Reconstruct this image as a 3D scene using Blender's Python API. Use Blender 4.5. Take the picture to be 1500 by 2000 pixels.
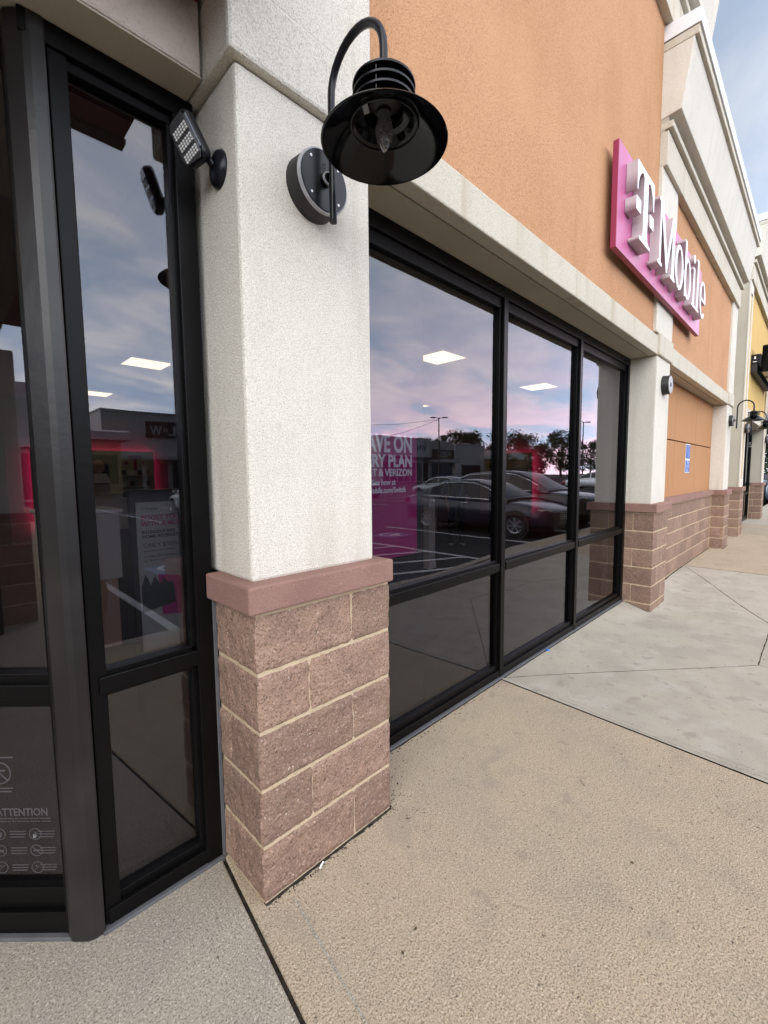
import bpy, bmesh, math, random
from mathutils import Vector, Matrix, noise
R = math.radians
random.seed(7)
for o in list(bpy.data.objects):
    bpy.data.objects.remove(o)
scn = bpy.context.scene
C = scn.collection

# ------------------------------------------------------------------ camera
cd = bpy.data.cameras.new('camera')
cam = bpy.data.objects.new('camera', cd); C.objects.link(cam)
cd.sensor_fit = 'VERTICAL'; cd.sensor_height = 36.0; cd.lens = 36.0 * 857.63 / 2000.0
cd.clip_start = 0.02; cd.clip_end = 3000
yaw, pit, rol = R(44.8854), R(-4.8519), R(-0.5372)
F = Vector((math.cos(yaw)*math.cos(pit), math.sin(yaw)*math.cos(pit), math.sin(pit)))
r0 = Vector((math.sin(yaw), -math.cos(yaw), 0)); u0 = r0.cross(F)
Rv = math.cos(rol)*r0 + math.sin(rol)*u0; Uv = -math.sin(rol)*r0 + math.cos(rol)*u0
cam.matrix_world = Matrix(((Rv.x, Uv.x, -F.x, -0.6912), (Rv.y, Uv.y, -F.y, -1.2806), (Rv.z, Uv.z, -F.z, 1.4692), (0, 0, 0, 1)))
scn.camera = cam

# ------------------------------------------------------------------ sky, sun, exposure
SUN_DIR = Vector((-0.72, -0.44, 0.60)).normalized()          # towards the sun
sun_el = math.asin(SUN_DIR.z); sun_az = math.atan2(SUN_DIR.x, SUN_DIR.y)
w = bpy.data.worlds.new('World'); scn.world = w; w.use_nodes = True
nt = w.node_tree; N = nt.nodes; L = nt.links
for n in list(N): N.remove(n)
def nd(tree, typ, **kw):
    n = tree.nodes.new(typ)
    for k, v in kw.items(): setattr(n, k, v)
    return n
out = nd(nt, 'ShaderNodeOutputWorld'); bg = nd(nt, 'ShaderNodeBackground'); bg.inputs['Strength'].default_value = 0.055
L.new(bg.outputs[0], out.inputs[0])
sky = nd(nt, 'ShaderNodeTexSky', sky_type='NISHITA'); sky.sun_disc = False
sky.sun_elevation = sun_el; sky.sun_rotation = sun_az; sky.altitude = 50; sky.air_density = 1.0; sky.dust_density = 0.6; sky.ozone_density = 1.5
tc = nd(nt, 'ShaderNodeTexCoord'); sp = nd(nt, 'ShaderNodeSeparateXYZ'); L.new(tc.outputs['Generated'], sp.inputs[0])
def mth(op, a, b=None, tree=nt):
    n = nd(tree, 'ShaderNodeMath', operation=op)
    for i, v in enumerate((a, b)):
        if v is None: continue
        if isinstance(v, (int, float)): n.inputs[i].default_value = v
        else: tree.links.new(v, n.inputs[i])
    return n.outputs[0]
def mixc(f, a, b, tree=nt, blend='MIX'):
    n = nd(tree, 'ShaderNodeMix', data_type='RGBA', blend_type=blend)
    for i, v in ((0, f), (6, a), (7, b)):
        if isinstance(v, (int, float)): n.inputs[i].default_value = v
        elif isinstance(v, tuple): n.inputs[i].default_value = (*v, 1) if len(v) == 3 else v
        else: tree.links.new(v, n.inputs[i])
    return n.outputs[2]
def ramp(v, lo, hi, tree=nt):
    n = nd(tree, 'ShaderNodeMapRange', interpolation_type='SMOOTHSTEP'); tree.links.new(v, n.inputs[0])
    n.inputs[1].default_value = lo; n.inputs[2].default_value = hi
    return n.outputs[0]
zc = mth('MAXIMUM', sp.outputs[2], 0.0)
den = mth('ADD', zc, 0.16)
cb = nd(nt, 'ShaderNodeCombineXYZ'); L.new(mth('DIVIDE', sp.outputs[0], den), cb.inputs[0]); L.new(mth('DIVIDE', sp.outputs[1], den), cb.inputs[1])
def wnoise(scale, detail, dist, off):
    mp = nd(nt, 'ShaderNodeMapping'); mp.inputs['Location'].default_value = off; L.new(cb.outputs[0], mp.inputs[0])
    mp.inputs['Scale'].default_value = (1, 1.35, 1)
    n = nd(nt, 'ShaderNodeTexNoise'); n.inputs['Scale'].default_value = scale; n.inputs['Detail'].default_value = detail
    n.inputs['Roughness'].default_value = 0.58; n.inputs['Distortion'].default_value = dist; L.new(mp.outputs[0], n.inputs['Vector'])
    return n.outputs['Fac']
c1 = wnoise(1.1, 8, 0.4, (3.1, 1.7, 0)); c2 = wnoise(2.3, 9, 0.6, (7.3, 4.1, 2))
mask = ramp(c1, 0.34, 0.56)
shade = ramp(c2, 0.34, 0.66)
ccol = mixc(shade, (5.0, 5.5, 6.6), (8.2, 8.0, 7.8))
# the evening glow low over the lot, towards the set sun
vd = nd(nt, 'ShaderNodeVectorMath', operation='DOT_PRODUCT'); L.new(tc.outputs['Generated'], vd.inputs[0]); vd.inputs[1].default_value = (0.93, -0.36, 0.0)
az = ramp(vd.outputs['Value'], 0.66, 1.02); low = mth('POWER', mth('SUBTRACT', 1.0, zc), 5.0)
glow = mth('MULTIPLY', az, low)
low2 = mth('MULTIPLY', mth('POWER', mth('SUBTRACT', 1.0, zc), 12.0), 0.5)
ccol = mixc(low2, ccol, (7.0, 6.6, 6.9))
ccol = mixc(mth('MULTIPLY', glow, 1.0), ccol, (10.8, 5.6, 6.0))
blue = mixc(1.0, sky.outputs[0], (1.0, 1.0, 1.0), blend='MULTIPLY')
blue = mixc(0.88, blue, (3.8, 4.7, 6.1))
# the evening sky is cloudier and brighter over the lot (west) than over the roofs
vw = nd(nt, 'ShaderNodeVectorMath', operation='DOT_PRODUCT'); L.new(tc.outputs['Generated'], vw.inputs[0]); vw.inputs[1].default_value = (-0.38, -0.92, 0.0)
wf = ramp(vw.outputs['Value'], -0.75, 0.62)
colr = mixc(mth('MULTIPLY', mask, mth('ADD', mth('MULTIPLY', wf, 0.62), 0.28)), blue, ccol)
sc_ = nd(nt, 'ShaderNodeVectorMath', operation='SCALE'); L.new(colr, sc_.inputs[0])
elev = mth('ADD', mth('MULTIPLY', mth('POWER', mth('SUBTRACT', 1.0, zc), 1.4), 1.15), 0.55)
L.new(mth('MULTIPLY', elev, mth('ADD', mth('ADD', mth('MULTIPLY', wf, 7.2), 1.6), mth('MULTIPLY', glow, 4.5))), sc_.inputs['Scale'])
L.new(sc_.outputs[0], bg.inputs['Color'])
sd = bpy.data.lights.new('sun', 'SUN'); so = bpy.data.objects.new('sun', sd); C.objects.link(so)
sd.energy = 1.5; sd.angle = R(48); sd.color = (1.0, 0.90, 0.77)
so.rotation_euler = (-SUN_DIR).to_track_quat('-Z', 'Y').to_euler(); so.location = SUN_DIR * 60
vs = scn.view_settings; vs.view_transform = 'Standard'; vs.look = 'None'; vs.gamma = 1; vs.use_curve_mapping = False
vs.exposure = -0.08
cy = scn.cycles; cy.use_denoising = True; cy.denoiser = 'OPENIMAGEDENOISE'; cy.denoising_prefilter = 'ACCURATE'; cy.denoising_input_passes = 'RGB_ALBEDO_NORMAL'; cy.max_bounces = 10; cy.transparent_max_bounces = 24; cy.glossy_bounces = 6; cy.diffuse_bounces = 4
cy.sample_clamp_indirect = 8.0; cy.caustics_reflective = False; cy.caustics_refractive = False

# ------------------------------------------------------------------ materials
MAT = {}
def M(name, base, rough=0.8, metal=0.0, spec=0.5, var=0.0, vscale=2.0, vcol=None, streak=0.0, scol=(0.25, 0.2, 0.14), specks=(), bump=0.0, bscale=120.0, bump2=0.0, b2scale=8.0, rnd=0.0, emit=None, estr=0.0, coat=0.0):
    m = bpy.data.materials.new(name); m.use_nodes = True; t = m.node_tree; b = t.nodes['Principled BSDF']
    b.inputs['Roughness'].default_value = rough; b.inputs['Metallic'].default_value = metal; b.inputs['Specular IOR Level'].default_value = spec
    if coat: b.inputs['Coat Weight'].default_value = coat; b.inputs['Coat Roughness'].default_value = 0.05
    tcn = nd(t, 'ShaderNodeTexCoord'); co = tcn.outputs['Object']
    oi = nd(t, 'ShaderNodeObjectInfo')
    if rnd:
        va = nd(t, 'ShaderNodeVectorMath', operation='ADD'); mu = nd(t, 'ShaderNodeVectorMath', operation='SCALE')
        cbx = nd(t, 'ShaderNodeCombineXYZ')
        for i in range(3): t.links.new(oi.outputs['Random'], cbx.inputs[i])
        t.links.new(cbx.outputs[0], mu.inputs[0]); mu.inputs['Scale'].default_value = 37.0
        t.links.new(co, va.inputs[0]); t.links.new(mu.outputs[0], va.inputs[1]); co = va.outputs[0]
    def nz(scale, detail=3.0, vec=None, rough_=0.55):
        n = nd(t, 'ShaderNodeTexNoise'); n.inputs['Scale'].default_value = scale; n.inputs['Detail'].default_value = detail
        n.inputs['Roughness'].default_value = rough_; t.links.new(vec or co, n.inputs['Vector']); return n.outputs['Fac']
    col = nd(t, 'ShaderNodeRGB').outputs[0]; col.default_value = (*base, 1)
    if rnd:
        k = mth('ADD', mth('MULTIPLY', oi.outputs['Random'], 2*rnd, t), 1-rnd, t)
        cc = nd(t, 'ShaderNodeVectorMath', operation='SCALE'); t.links.new(col, cc.inputs[0]); t.links.new(k, cc.inputs['Scale']); col = cc.outputs[0]
    if var:
        v2 = vcol or tuple(x*0.55 for x in base)
        col = mixc(mth('MULTIPLY', ramp(nz(vscale, 5), 0.38, 0.72, t), var, t), col, v2, t)
    if streak:
        mp = nd(t, 'ShaderNodeMapping'); mp.inputs['Scale'].default_value = (1, 1, 0.09); t.links.new(co, mp.inputs[0])
        col = mixc(mth('MULTIPLY', ramp(nz(7.0, 4, mp.outputs[0]), 0.5, 0.8, t), streak, t), col, scol, t)
    for (scl, lo, hi, sc, st) in specks:
        col = mixc(mth('MULTIPLY', ramp(nz(scl, 2), lo, hi, t), st, t), col, sc, t)
    t.links.new(col, b.inputs['Base Color'])
    if bump or bump2:
        h = None
        if bump: h = mth('MULTIPLY', nz(bscale, 3, rough_=0.6), bump, t)
        if bump2:
            h2 = mth('MULTIPLY', nz(b2scale, 4), bump2, t); h = mth('ADD', h, h2, t) if h else h2
        bn = nd(t, 'ShaderNodeBump'); bn.inputs['Strength'].default_value = 1.0; bn.inputs['Distance'].default_value = 1.0
        t.links.new(h, bn.inputs['Height']); t.links.new(bn.outputs[0], b.inputs['Normal'])
    if emit: b.inputs['Emission Color'].default_value = (*emit, 1); b.inputs['Emission Strength'].default_value = estr
    MAT[name] = m; return m
def glass_mat(name, tint, r0_, k):
    m = bpy.data.materials.new(name); m.use_nodes = True; t = m.node_tree
    for n in list(t.nodes): t.nodes.remove(n)
    o = nd(t, 'ShaderNodeOutputMaterial'); mx = nd(t, 'ShaderNodeMixShader'); tr = nd(t, 'ShaderNodeBsdfTransparent'); gl = nd(t, 'ShaderNodeBsdfGlossy')
    gl.inputs['Roughness'].default_value = 0.0; gl.inputs['Color'].default_value = (0.93, 0.94, 1.0, 1); tr.inputs[0].default_value = (*tint, 1)
    fr = nd(t, 'ShaderNodeLayerWeight'); fr.inputs[0].default_value = 0.5; ge = nd(t, 'ShaderNodeNewGeometry')
    # faint waviness of rolled plate glass
    tcn = nd(t, 'ShaderNodeTexCoord'); n = nd(t, 'ShaderNodeTexNoise'); n.inputs['Scale'].default_value = 1.6; n.inputs['Detail'].default_value = 1.0; t.links.new(tcn.outputs['Object'], n.inputs['Vector'])
    bn = nd(t, 'ShaderNodeBump'); bn.inputs['Strength'].default_value = 1.0; bn.inputs['Distance'].default_value = 0.0009; t.links.new(n.outputs['Fac'], bn.inputs['Height']); t.links.new(bn.outputs[0], gl.inputs['Normal'])
    f = mth('MINIMUM', mth('ADD', mth('MULTIPLY', mth('POWER', fr.outputs['Facing'], 4.0, t), k, t), r0_, t), 1.0, t)
    f = mth('ADD', mth('MULTIPLY', f, mth('SUBTRACT', 1.0, ge.outputs['Backfacing'], t), t), mth('MULTIPLY', ge.outputs['Backfacing'], 0.03, t), t)  # inner face of the pane: weak reflection only
    t.links.new(f, mx.inputs[0]); t.links.new(tr.outputs[0], mx.inputs[1]); t.links.new(gl.outputs[0], mx.inputs[2]); t.links.new(mx.outputs[0], o.inputs[0])
    MAT[name] = m; return m

STW = (0.74, 0.695, 0.605)
M('stucco', STW, 0.92, spec=0.2, var=0.3, vscale=2.2, vcol=(0.58, 0.54, 0.46), streak=0.4, scol=(0.42, 0.36, 0.27), specks=((230, 0.50, 0.62, (0.42, 0.39, 0.33), 0.7), (190, 0.54, 0.68, (0.86, 0.82, 0.75), 0.55), (42, 0.58, 0.74, (0.56, 0.52, 0.44), 0.35)), bump=0.0050, bscale=165)
M('stucco_trim', (0.64, 0.595, 0.50), 0.92, spec=0.2, var=0.4, vscale=1.4, vcol=(0.5, 0.44, 0.34), streak=0.75, scol=(0.42, 0.34, 0.22), specks=((120, 0.52, 0.66, (0.40, 0.35, 0.27), 0.4), (240, 0.50, 0.64, (0.42, 0.38, 0.31), 0.55),), bump=0.006, bscale=130)
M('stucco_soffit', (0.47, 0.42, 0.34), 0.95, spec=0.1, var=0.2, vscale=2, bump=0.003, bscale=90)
M('stucco_pink', (0.62, 0.53, 0.455), 0.92, spec=0.2, var=0.2, vscale=1.1, specks=((95, 0.56, 0.72, (0.42, 0.33, 0.3), 0.45),), bump=0.007, bscale=95)
M('stucco_orange', (0.55, 0.305, 0.165), 0.92, spec=0.2, var=0.5, vscale=1.3, vcol=(0.45, 0.225, 0.105), streak=0.6, scol=(0.44, 0.235, 0.12), specks=((95, 0.52, 0.64, (0.34, 0.165, 0.08), 0.6), (75, 0.56, 0.68, (0.66, 0.39, 0.22), 0.5), (0.7, 0.5, 0.75, (0.6, 0.34, 0.18), 0.5)), bump=0.006, bscale=120)
M('stucco_panel', (0.44, 0.232, 0.112), 0.92, spec=0.2, var=0.25, vscale=1.2, vcol=(0.42, 0.2, 0.085), streak=0.5, scol=(0.42, 0.2, 0.08), specks=((85, 0.56, 0.72, (0.42, 0.19, 0.06), 0.4),), bump=0.005, bscale=85)
M('stucco_yellow', (0.62, 0.42, 0.15), 0.92, spec=0.2, var=0.2, vscale=1.0, streak=0.2, scol=(0.5, 0.32, 0.12), bump=0.005, bscale=60)
M('stucco_tan', (0.48, 0.44, 0.36), 0.92, spec=0.2, var=0.2, vscale=1.0, bump=0.005, bscale=60)
M('block', (0.305, 0.202, 0.146), 0.93, spec=0.15, rnd=0.2, var=0.5, vscale=9, vcol=(0.20, 0.125, 0.105), specks=((140, 0.53, 0.66, (0.12, 0.075, 0.06), 0.85), (95, 0.55, 0.70, (0.44, 0.30, 0.235), 0.7), (120, 0.69, 0.73, (0.72, 0.64, 0.57), 0.8)), bump=0.007, bscale=85, bump2=0.016, b2scale=22)
M('cap_stone', (0.29, 0.170, 0.138), 0.9, spec=0.2, rnd=0.05, var=0.3, vscale=6, specks=((170, 0.55, 0.7, (0.22, 0.12, 0.1), 0.6), (120, 0.66, 0.74, (0.5, 0.36, 0.32), 0.5)), bump=0.004, bscale=170)
M('mortar', (0.56, 0.44, 0.30), 0.95, spec=0.1, var=0.35, vscale=20, vcol=(0.36, 0.28, 0.2), bump=0.006, bscale=150)
M('concrete', (0.475, 0.378, 0.265), 0.9, spec=0.25, var=0.45, vscale=1.6, vcol=(0.37, 0.305, 0.235), specks=((4.5, 0.5, 0.72, (0.34, 0.28, 0.22), 0.4), (12, 0.6, 0.75, (0.47, 0.39, 0.3), 0.5), (185, 0.51, 0.62, (0.19, 0.145, 0.10), 0.8), (135, 0.56, 0.67, (0.64, 0.54, 0.42), 0.7), (85, 0.60, 0.70, (0.20, 0.155, 0.11), 0.6), (38, 0.68, 0.72, (0.10, 0.08, 0.06), 0.7), (60, 0.68, 0.73, (0.07, 0.055, 0.045), 0.8), (2.6, 0.64, 0.70, (0.30, 0.25, 0.2), 0.4), (7, 0.68, 0.71, (0.27, 0.22, 0.17), 0.4)), bump=0.0045, bscale=150)
M('concrete_grey', (0.43, 0.385, 0.31), 0.88, spec=0.25, var=0.5, vscale=2.4, vcol=(0.30, 0.27, 0.225), streak=0.0, specks=((4, 0.5, 0.7, (0.48, 0.44, 0.38), 0.5), (9, 0.58, 0.75, (0.25, 0.22, 0.18), 0.5), (160, 0.55, 0.7, (0.25, 0.22, 0.18), 0.5), (30, 0.70, 0.74, (0.12, 0.10, 0.08), 0.7)), bump=0.0025, bscale=160)
M('concrete_left', (0.39, 0.338, 0.27), 0.9, spec=0.25, var=0.5, vscale=3, vcol=(0.28, 0.26, 0.23), specks=((180, 0.51, 0.62, (0.16, 0.135, 0.105), 0.85), (130, 0.56, 0.67, (0.60, 0.54, 0.45), 0.75), (90, 0.62, 0.72, (0.2, 0.16, 0.12), 0.45), (60, 0.68, 0.73, (0.07, 0.06, 0.05), 0.8)), bump=0.0025, bscale=190)
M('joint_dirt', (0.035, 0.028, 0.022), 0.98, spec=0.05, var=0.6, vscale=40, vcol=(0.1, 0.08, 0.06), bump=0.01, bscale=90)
M('asphalt', (0.018, 0.018, 0.021), 0.9, spec=0.3, var=0.4, vscale=0.6, vcol=(0.03, 0.03, 0.034), specks=((60, 0.55, 0.7, (0.06, 0.06, 0.06), 0.4),), bump=0.004, bscale=90)
M('paint_white', (0.72, 0.72, 0.72), 0.7, var=0.4, vscale=9, vcol=(0.35, 0.35, 0.36))
M('paint_blue', (0.045, 0.10, 0.22), 0.7, var=0.3, vscale=9)
M('bronze', (0.0028, 0.0025, 0.0025), 0.36, metal=0.0, spec=0.14, var=0.4, vscale=5, vcol=(0.006, 0.0055, 0.0055), bump=0.0006, bscale=30)
M('post_metal', (0.012, 0.0105, 0.010), 0.34, spec=0.42, var=0.5, vscale=3, vcol=(0.04, 0.037, 0.036), bump=0.0012, bscale=16)
M('gasket', (0.006, 0.006, 0.007), 0.6)
M('sealant', (0.10, 0.10, 0.105), 0.7, var=0.5, vscale=20)
glass_mat('glass', (0.66, 0.64, 0.66), 0.082, 0.75)
M('black_paint', (0.0012, 0.0012, 0.0015), 0.09, spec=0.28)
M('black_satin', (0.006, 0.0065, 0.009), 0.30, spec=0.3, var=0.4, vscale=9, vcol=(0.016, 0.017, 0.021))
M('black_rough', (0.010, 0.009, 0.009), 0.55, spec=0.5, var=0.5, vscale=12, vcol=(0.03, 0.026, 0.022))
M('silicone', (0.36, 0.36, 0.37), 0.5, var=0.4, vscale=30)
M('steel', (0.65, 0.65, 0.66), 0.3, metal=1.0)
M('label_grey', (0.25, 0.25, 0.25), 0.6)
M('lens', (0.06, 0.06, 0.065), 0.12, spec=0.8)
M('led', (0.85, 0.85, 0.83), 0.3, metal=0.0)
M('solar', (0.16, 0.18, 0.21), 0.2, spec=0.6)
M('magenta_panel', (0.52, 0.115, 0.28), 0.38, spec=0.5, var=0.15, vscale=3, vcol=(0.60, 0.19, 0.38), streak=0.3, scol=(0.42, 0.06, 0.19))
M('magenta_side', (0.28, 0.022, 0.075), 0.45)
M('letter_white', (0.84, 0.84, 0.86), 0.4)
M('letter_side', (0.50, 0.44, 0.43), 0.5, var=0.4, vscale=5, vcol=(0.42, 0.37, 0.37), streak=0.4, scol=(0.30, 0.24, 0.24))
M('dark_red', (0.13, 0.012, 0.02), 0.55, var=0.3, vscale=4)
M('coping', (0.78, 0.78, 0.78), 0.45)
M('coping_dark', (0.05, 0.045, 0.045), 0.5)
M('sign_blue', (0.008, 0.085, 0.36), 0.45)
M('sign_light', (0.22, 0.36, 0.65), 0.5)
M('white_plain', (0.78, 0.78, 0.77), 0.6, var=0.1, vscale=3)
M('wall_inside', (0.16, 0.15, 0.15), 0.9, var=0.2, vscale=2)
M('carpet', (0.05, 0.047, 0.05), 0.95, var=0.4, vscale=8)
M('ceiling_tile', (0.22, 0.215, 0.21), 0.95)
M('panel_light', (0.9, 0.9, 0.9), 0.6, emit=(1.0, 0.82, 0.48), estr=3.0)
M('led_pink', (0.9, 0.1, 0.3), 0.5, emit=(1.0, 0.03, 0.16), estr=13.0)
M('poster_magenta', (0.33, 0.008, 0.155), 0.6)
M('poster_white', (0.80, 0.86, 0.95), 0.6)
M('poster_paper', (0.30, 0.33, 0.32), 0.6)
M('print_dark', (0.02, 0.02, 0.025), 0.7)
M('print_grey', (0.55, 0.58, 0.56), 0.7)
M('print_green', (0.022, 0.032, 0.024), 0.7)
M('fixture_white', (0.55, 0.54, 0.48), 0.6)
M('decal_white', (0.40, 0.42, 0.42), 0.6)
M('partition', (0.012, 0.012, 0.02), 0.7)
M('skin', (0.42, 0.25, 0.18), 0.6); M('navy', (0.02, 0.03, 0.09), 0.85); M('trouser', (0.02, 0.02, 0.02), 0.9); M('hair', (0.02, 0.014, 0.01), 0.8); M('shoe', (0.5, 0.48, 0.45), 0.7)
M('tyre', (0.015, 0.015, 0.015), 0.85); M('rim', (0.5, 0.5, 0.52), 0.3, metal=1.0); M('chrome', (0.8, 0.8, 0.82), 0.12, metal=1.0)
M('car_glass', (0.006, 0.007, 0.01), 0.03, spec=0.35); M('head_lens', (0.6, 0.6, 0.62), 0.12, spec=0.8); M('tail_lens', (0.35, 0.01, 0.015), 0.2); M('plate', (0.6, 0.62, 0.6), 0.5)
M('plastic_dark', (0.02, 0.02, 0.02), 0.6)
for nm, cl in (('paint_navy', (0.010, 0.013, 0.030)), ('paint_black', (0.012, 0.012, 0.014)), ('paint_silver', (0.45, 0.47, 0.5)), ('paint_pearl', (0.7, 0.7, 0.7)), ('paint_grey', (0.13, 0.14, 0.15)), ('paint_red', (0.22, 0.015, 0.015)), ('paint_bluegrey', (0.25, 0.32, 0.40))):
    M(nm, cl, 0.32, metal=0.3, spec=0.4, coat=0.55)
M('bark', (0.06, 0.045, 0.035), 0.95, var=0.5, vscale=8)
M('leaf', (0.045, 0.075, 0.025), 0.8, rnd=0.0, var=0.6, vscale=0.6, vcol=(0.085, 0.105, 0.035))
M('leaf_dark', (0.03, 0.05, 0.022), 0.8, var=0.6, vscale=0.6, vcol=(0.055, 0.075, 0.03))
M('mall_cream', (0.66, 0.62, 0.60), 0.9, var=0.15, vscale=0.3); M('mall_white', (0.78, 0.76, 0.75), 0.9, var=0.15, vscale=0.3); M('mall_grey', (0.62, 0.59, 0.58), 0.9, var=0.15, vscale=0.3); M('mall_yellow', (0.55, 0.40, 0.20), 0.9)
M('mall_sign', (0.10, 0.065, 0.06), 0.7); M('mall_sign_text', (0.62, 0.62, 0.60), 0.6); M('mall_dark', (0.02, 0.022, 0.03), 0.5); M('mall_blue', (0.03, 0.07, 0.15), 0.5); M('roof_metal', (0.25, 0.28, 0.26), 0.6)
M('pole_metal', (0.06, 0.05, 0.045), 0.5, spec=0.5); M('wire', (0.02, 0.02, 0.02), 0.7)
M('cap_blue', (0.02, 0.17, 0.65), 0.4); M('leaf_bit', (0.05, 0.04, 0.02), 0.9); M('paper_bit', (0.7, 0.68, 0.64), 0.8)
M('shop_face', (0.46, 0.30, 0.22), 0.7)

# ------------------------------------------------------------------ mesh helpers
class MB:
    def __init__(s): s.v = []; s.f = []; s.mi = []
    def add(s, vs_, fs_, mi=0):
        k = len(s.v); s.v += [tuple(p) for p in vs_]; s.f += [tuple(i + k for i in f) for f in fs_]; s.mi += [mi] * len(fs_); return s
    def box(s, x0, x1, y0, y1, z0, z1, mi=0):
        return s.add([(x0, y0, z0), (x1, y0, z0), (x1, y1, z0), (x0, y1, z0), (x0, y0, z1), (x1, y0, z1), (x1, y1, z1), (x0, y1, z1)],
                     [(0, 3, 2, 1), (4, 5, 6, 7), (0, 1, 5, 4), (1, 2, 6, 5), (2, 3, 7, 6), (3, 0, 4, 7)], mi)
    def prism(s, poly, fn, a, b, mi=0):
        # poly: list of 2-d points; fn(p, q, t) -> 3-d
        n = len(poly)
        vs_ = [fn(p[0], p[1], a) for p in poly] + [fn(p[0], p[1], b) for p in poly]
        fs_ = [tuple(range(n))[::-1], tuple(range(n, 2 * n))] + [(i, (i + 1) % n, n + (i + 1) % n, n + i) for i in range(n)]
        return s.add(vs_, fs_, mi)
    def lathe(s, prof, n, M4, mi=0, close=False):
        vs_ = []; fs_ = []
        for (r, h) in prof:
            for k in range(n):
                a = 2 * math.pi * k / n
                vs_.append(M4 @ Vector((r * math.cos(a), r * math.sin(a), h)))
        for i in range(len(prof) - 1):
            for k in range(n):
                fs_.append((i * n + k, i * n + (k + 1) % n, (i + 1) * n + (k + 1) % n, (i + 1) * n + k))
        if close:
            fs_.append(tuple(range(n))[::-1]); fs_.append(tuple((len(prof) - 1) * n + k for k in range(n)))
        return s.add(vs_, fs_, mi)
    def tube(s, pts, r, n=8, mi=0, caps=True):
        pts = [Vector(p) for p in pts]; rr = r if isinstance(r, (list, tuple)) else [r] * len(pts)
        vs_ = []; fs_ = []; ref = None
        for i, p in enumerate(pts):
            t = (pts[min(i + 1, len(pts) - 1)] - pts[max(i - 1, 0)]).normalized()
            if ref is None:
                ref = Vector((0, 0, 1)) if abs(t.z) < 0.9 else Vector((1, 0, 0))
            a = t.cross(ref).normalized(); b = a.cross(t).normalized(); ref = b
            for k in range(n):
                th = 2 * math.pi * k / n; vs_.append(p + a * (rr[i] * math.cos(th)) + b * (rr[i] * math.sin(th)))
        for i in range(len(pts) - 1):
            for k in range(n):
                fs_.append((i * n + k, i * n + (k + 1) % n, (i + 1) * n + (k + 1) % n, (i + 1) * n + k))
        if caps: fs_ += [tuple(range(n))[::-1], tuple((len(pts) - 1) * n + k for k in range(n))]
        return s.add(vs_, fs_, mi)
    def build(s, name, mats, parent=None, bevel=0.0, smooth=False, M4=None, seg=2):
        me = bpy.data.meshes.new(name)
        vs_ = s.v if M4 is None else [tuple(M4 @ Vector(p)) for p in s.v]
        me.from_pydata(vs_, [], s.f); 
        mats = mats if isinstance(mats, (list, tuple)) else [mats]
        for m in mats: me.materials.append(MAT[m])
        me.polygons.foreach_set('material_index', s.mi)
        bm = bmesh.new(); bm.from_mesh(me); bmesh.ops.recalc_face_normals(bm, faces=bm.faces); bm.to_mesh(me); bm.free()
        o = bpy.data.objects.new(name, me); C.objects.link(o)
        if parent: o.parent = parent
        if smooth:
            me.polygons.foreach_set('use_smooth', [True] * len(me.polygons))
            if smooth is not True:
                try: me.set_sharp_from_angle(angle=R(smooth))
                except Exception: pass
        if bevel:
            md = o.modifiers.new('edge', 'BEVEL'); md.width = bevel; md.segments = seg; md.limit_method = 'ANGLE'; md.angle_limit = R(40)
        return o
def box(name, x0, x1, y0, y1, z0, z1, mat, parent=None, bevel=0.0):
    return MB().box(x0, x1, y0, y1, z0, z1).build(name, mat, parent, bevel)
def tag(o, label=None, cat=None, group=None, kind=None):
    for k, v in (('label', label), ('category', cat), ('group', group), ('kind', kind)):
        if v: o[k] = v
    return o
def thing(name, label, cat, loc=(0, 0, 0), rz=0.0, group=None):
    o = bpy.data.objects.new(name, None); C.objects.link(o); o.location = loc; o.rotation_euler = (0, 0, rz); o.empty_display_size = 0.1
    return tag(o, label, cat, group)
def shift(o, loc):  # place a child built in world coordinates under an Empty that stands elsewhere
    o.location = Vector(o.location) - Vector(loc)
def copy_tree(o, parent=None):
    c = o.copy(); C.objects.link(c); c.parent = parent
    for ch in o.children: copy_tree(ch, c)
    return c
def text(name, body, mat, parent, M4, size=1.0, width=None, extrude=0.001, bold=0.0, align='LEFT'):
    cu = bpy.data.curves.new(name, 'FONT'); cu.body = body; cu.size = size; cu.extrude = extrude; cu.offset = bold; cu.align_x = align; cu.resolution_u = 3
    ob = bpy.data.objects.new(name + '_tmp', cu); C.objects.link(ob)
    dg = bpy.context.evaluated_depsgraph_get(); me = bpy.data.meshes.new_from_object(ob.evaluated_get(dg)); bpy.data.objects.remove(ob)
    xs = [v.co.x for v in me.vertices]
    if width and xs:
        x0, x1 = min(xs), max(xs); k = width / (x1 - x0); piv = x1 if align == 'RIGHT' else (x0 if align == 'LEFT' else 0.5 * (x0 + x1))
        for v in me.vertices: v.co.x = (v.co.x - piv) * k
    me.transform(M4); me.materials.clear(); me.materials.append(MAT[mat]); me.name = name
    o = bpy.data.objects.new(name, me); C.objects.link(o)
    if parent: o.parent = parent
    return o
def front(x, y, z):   # text plane facing -Y, reading along +X
    return Matrix.Translation((x, y, z)) @ Matrix.Rotation(R(90), 4, 'X')
def facing_back(x, y, z):  # text plane facing +Y, reading along -X
    return Matrix.Translation((x, y, z)) @ Matrix.Rotation(R(180), 4, 'Z') @ Matrix.Rotation(R(90), 4, 'X')
CUR = 0.2032     # one block course
YB = 0.285       # window frame front plane
YG = 0.33        # glass plane

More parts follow.
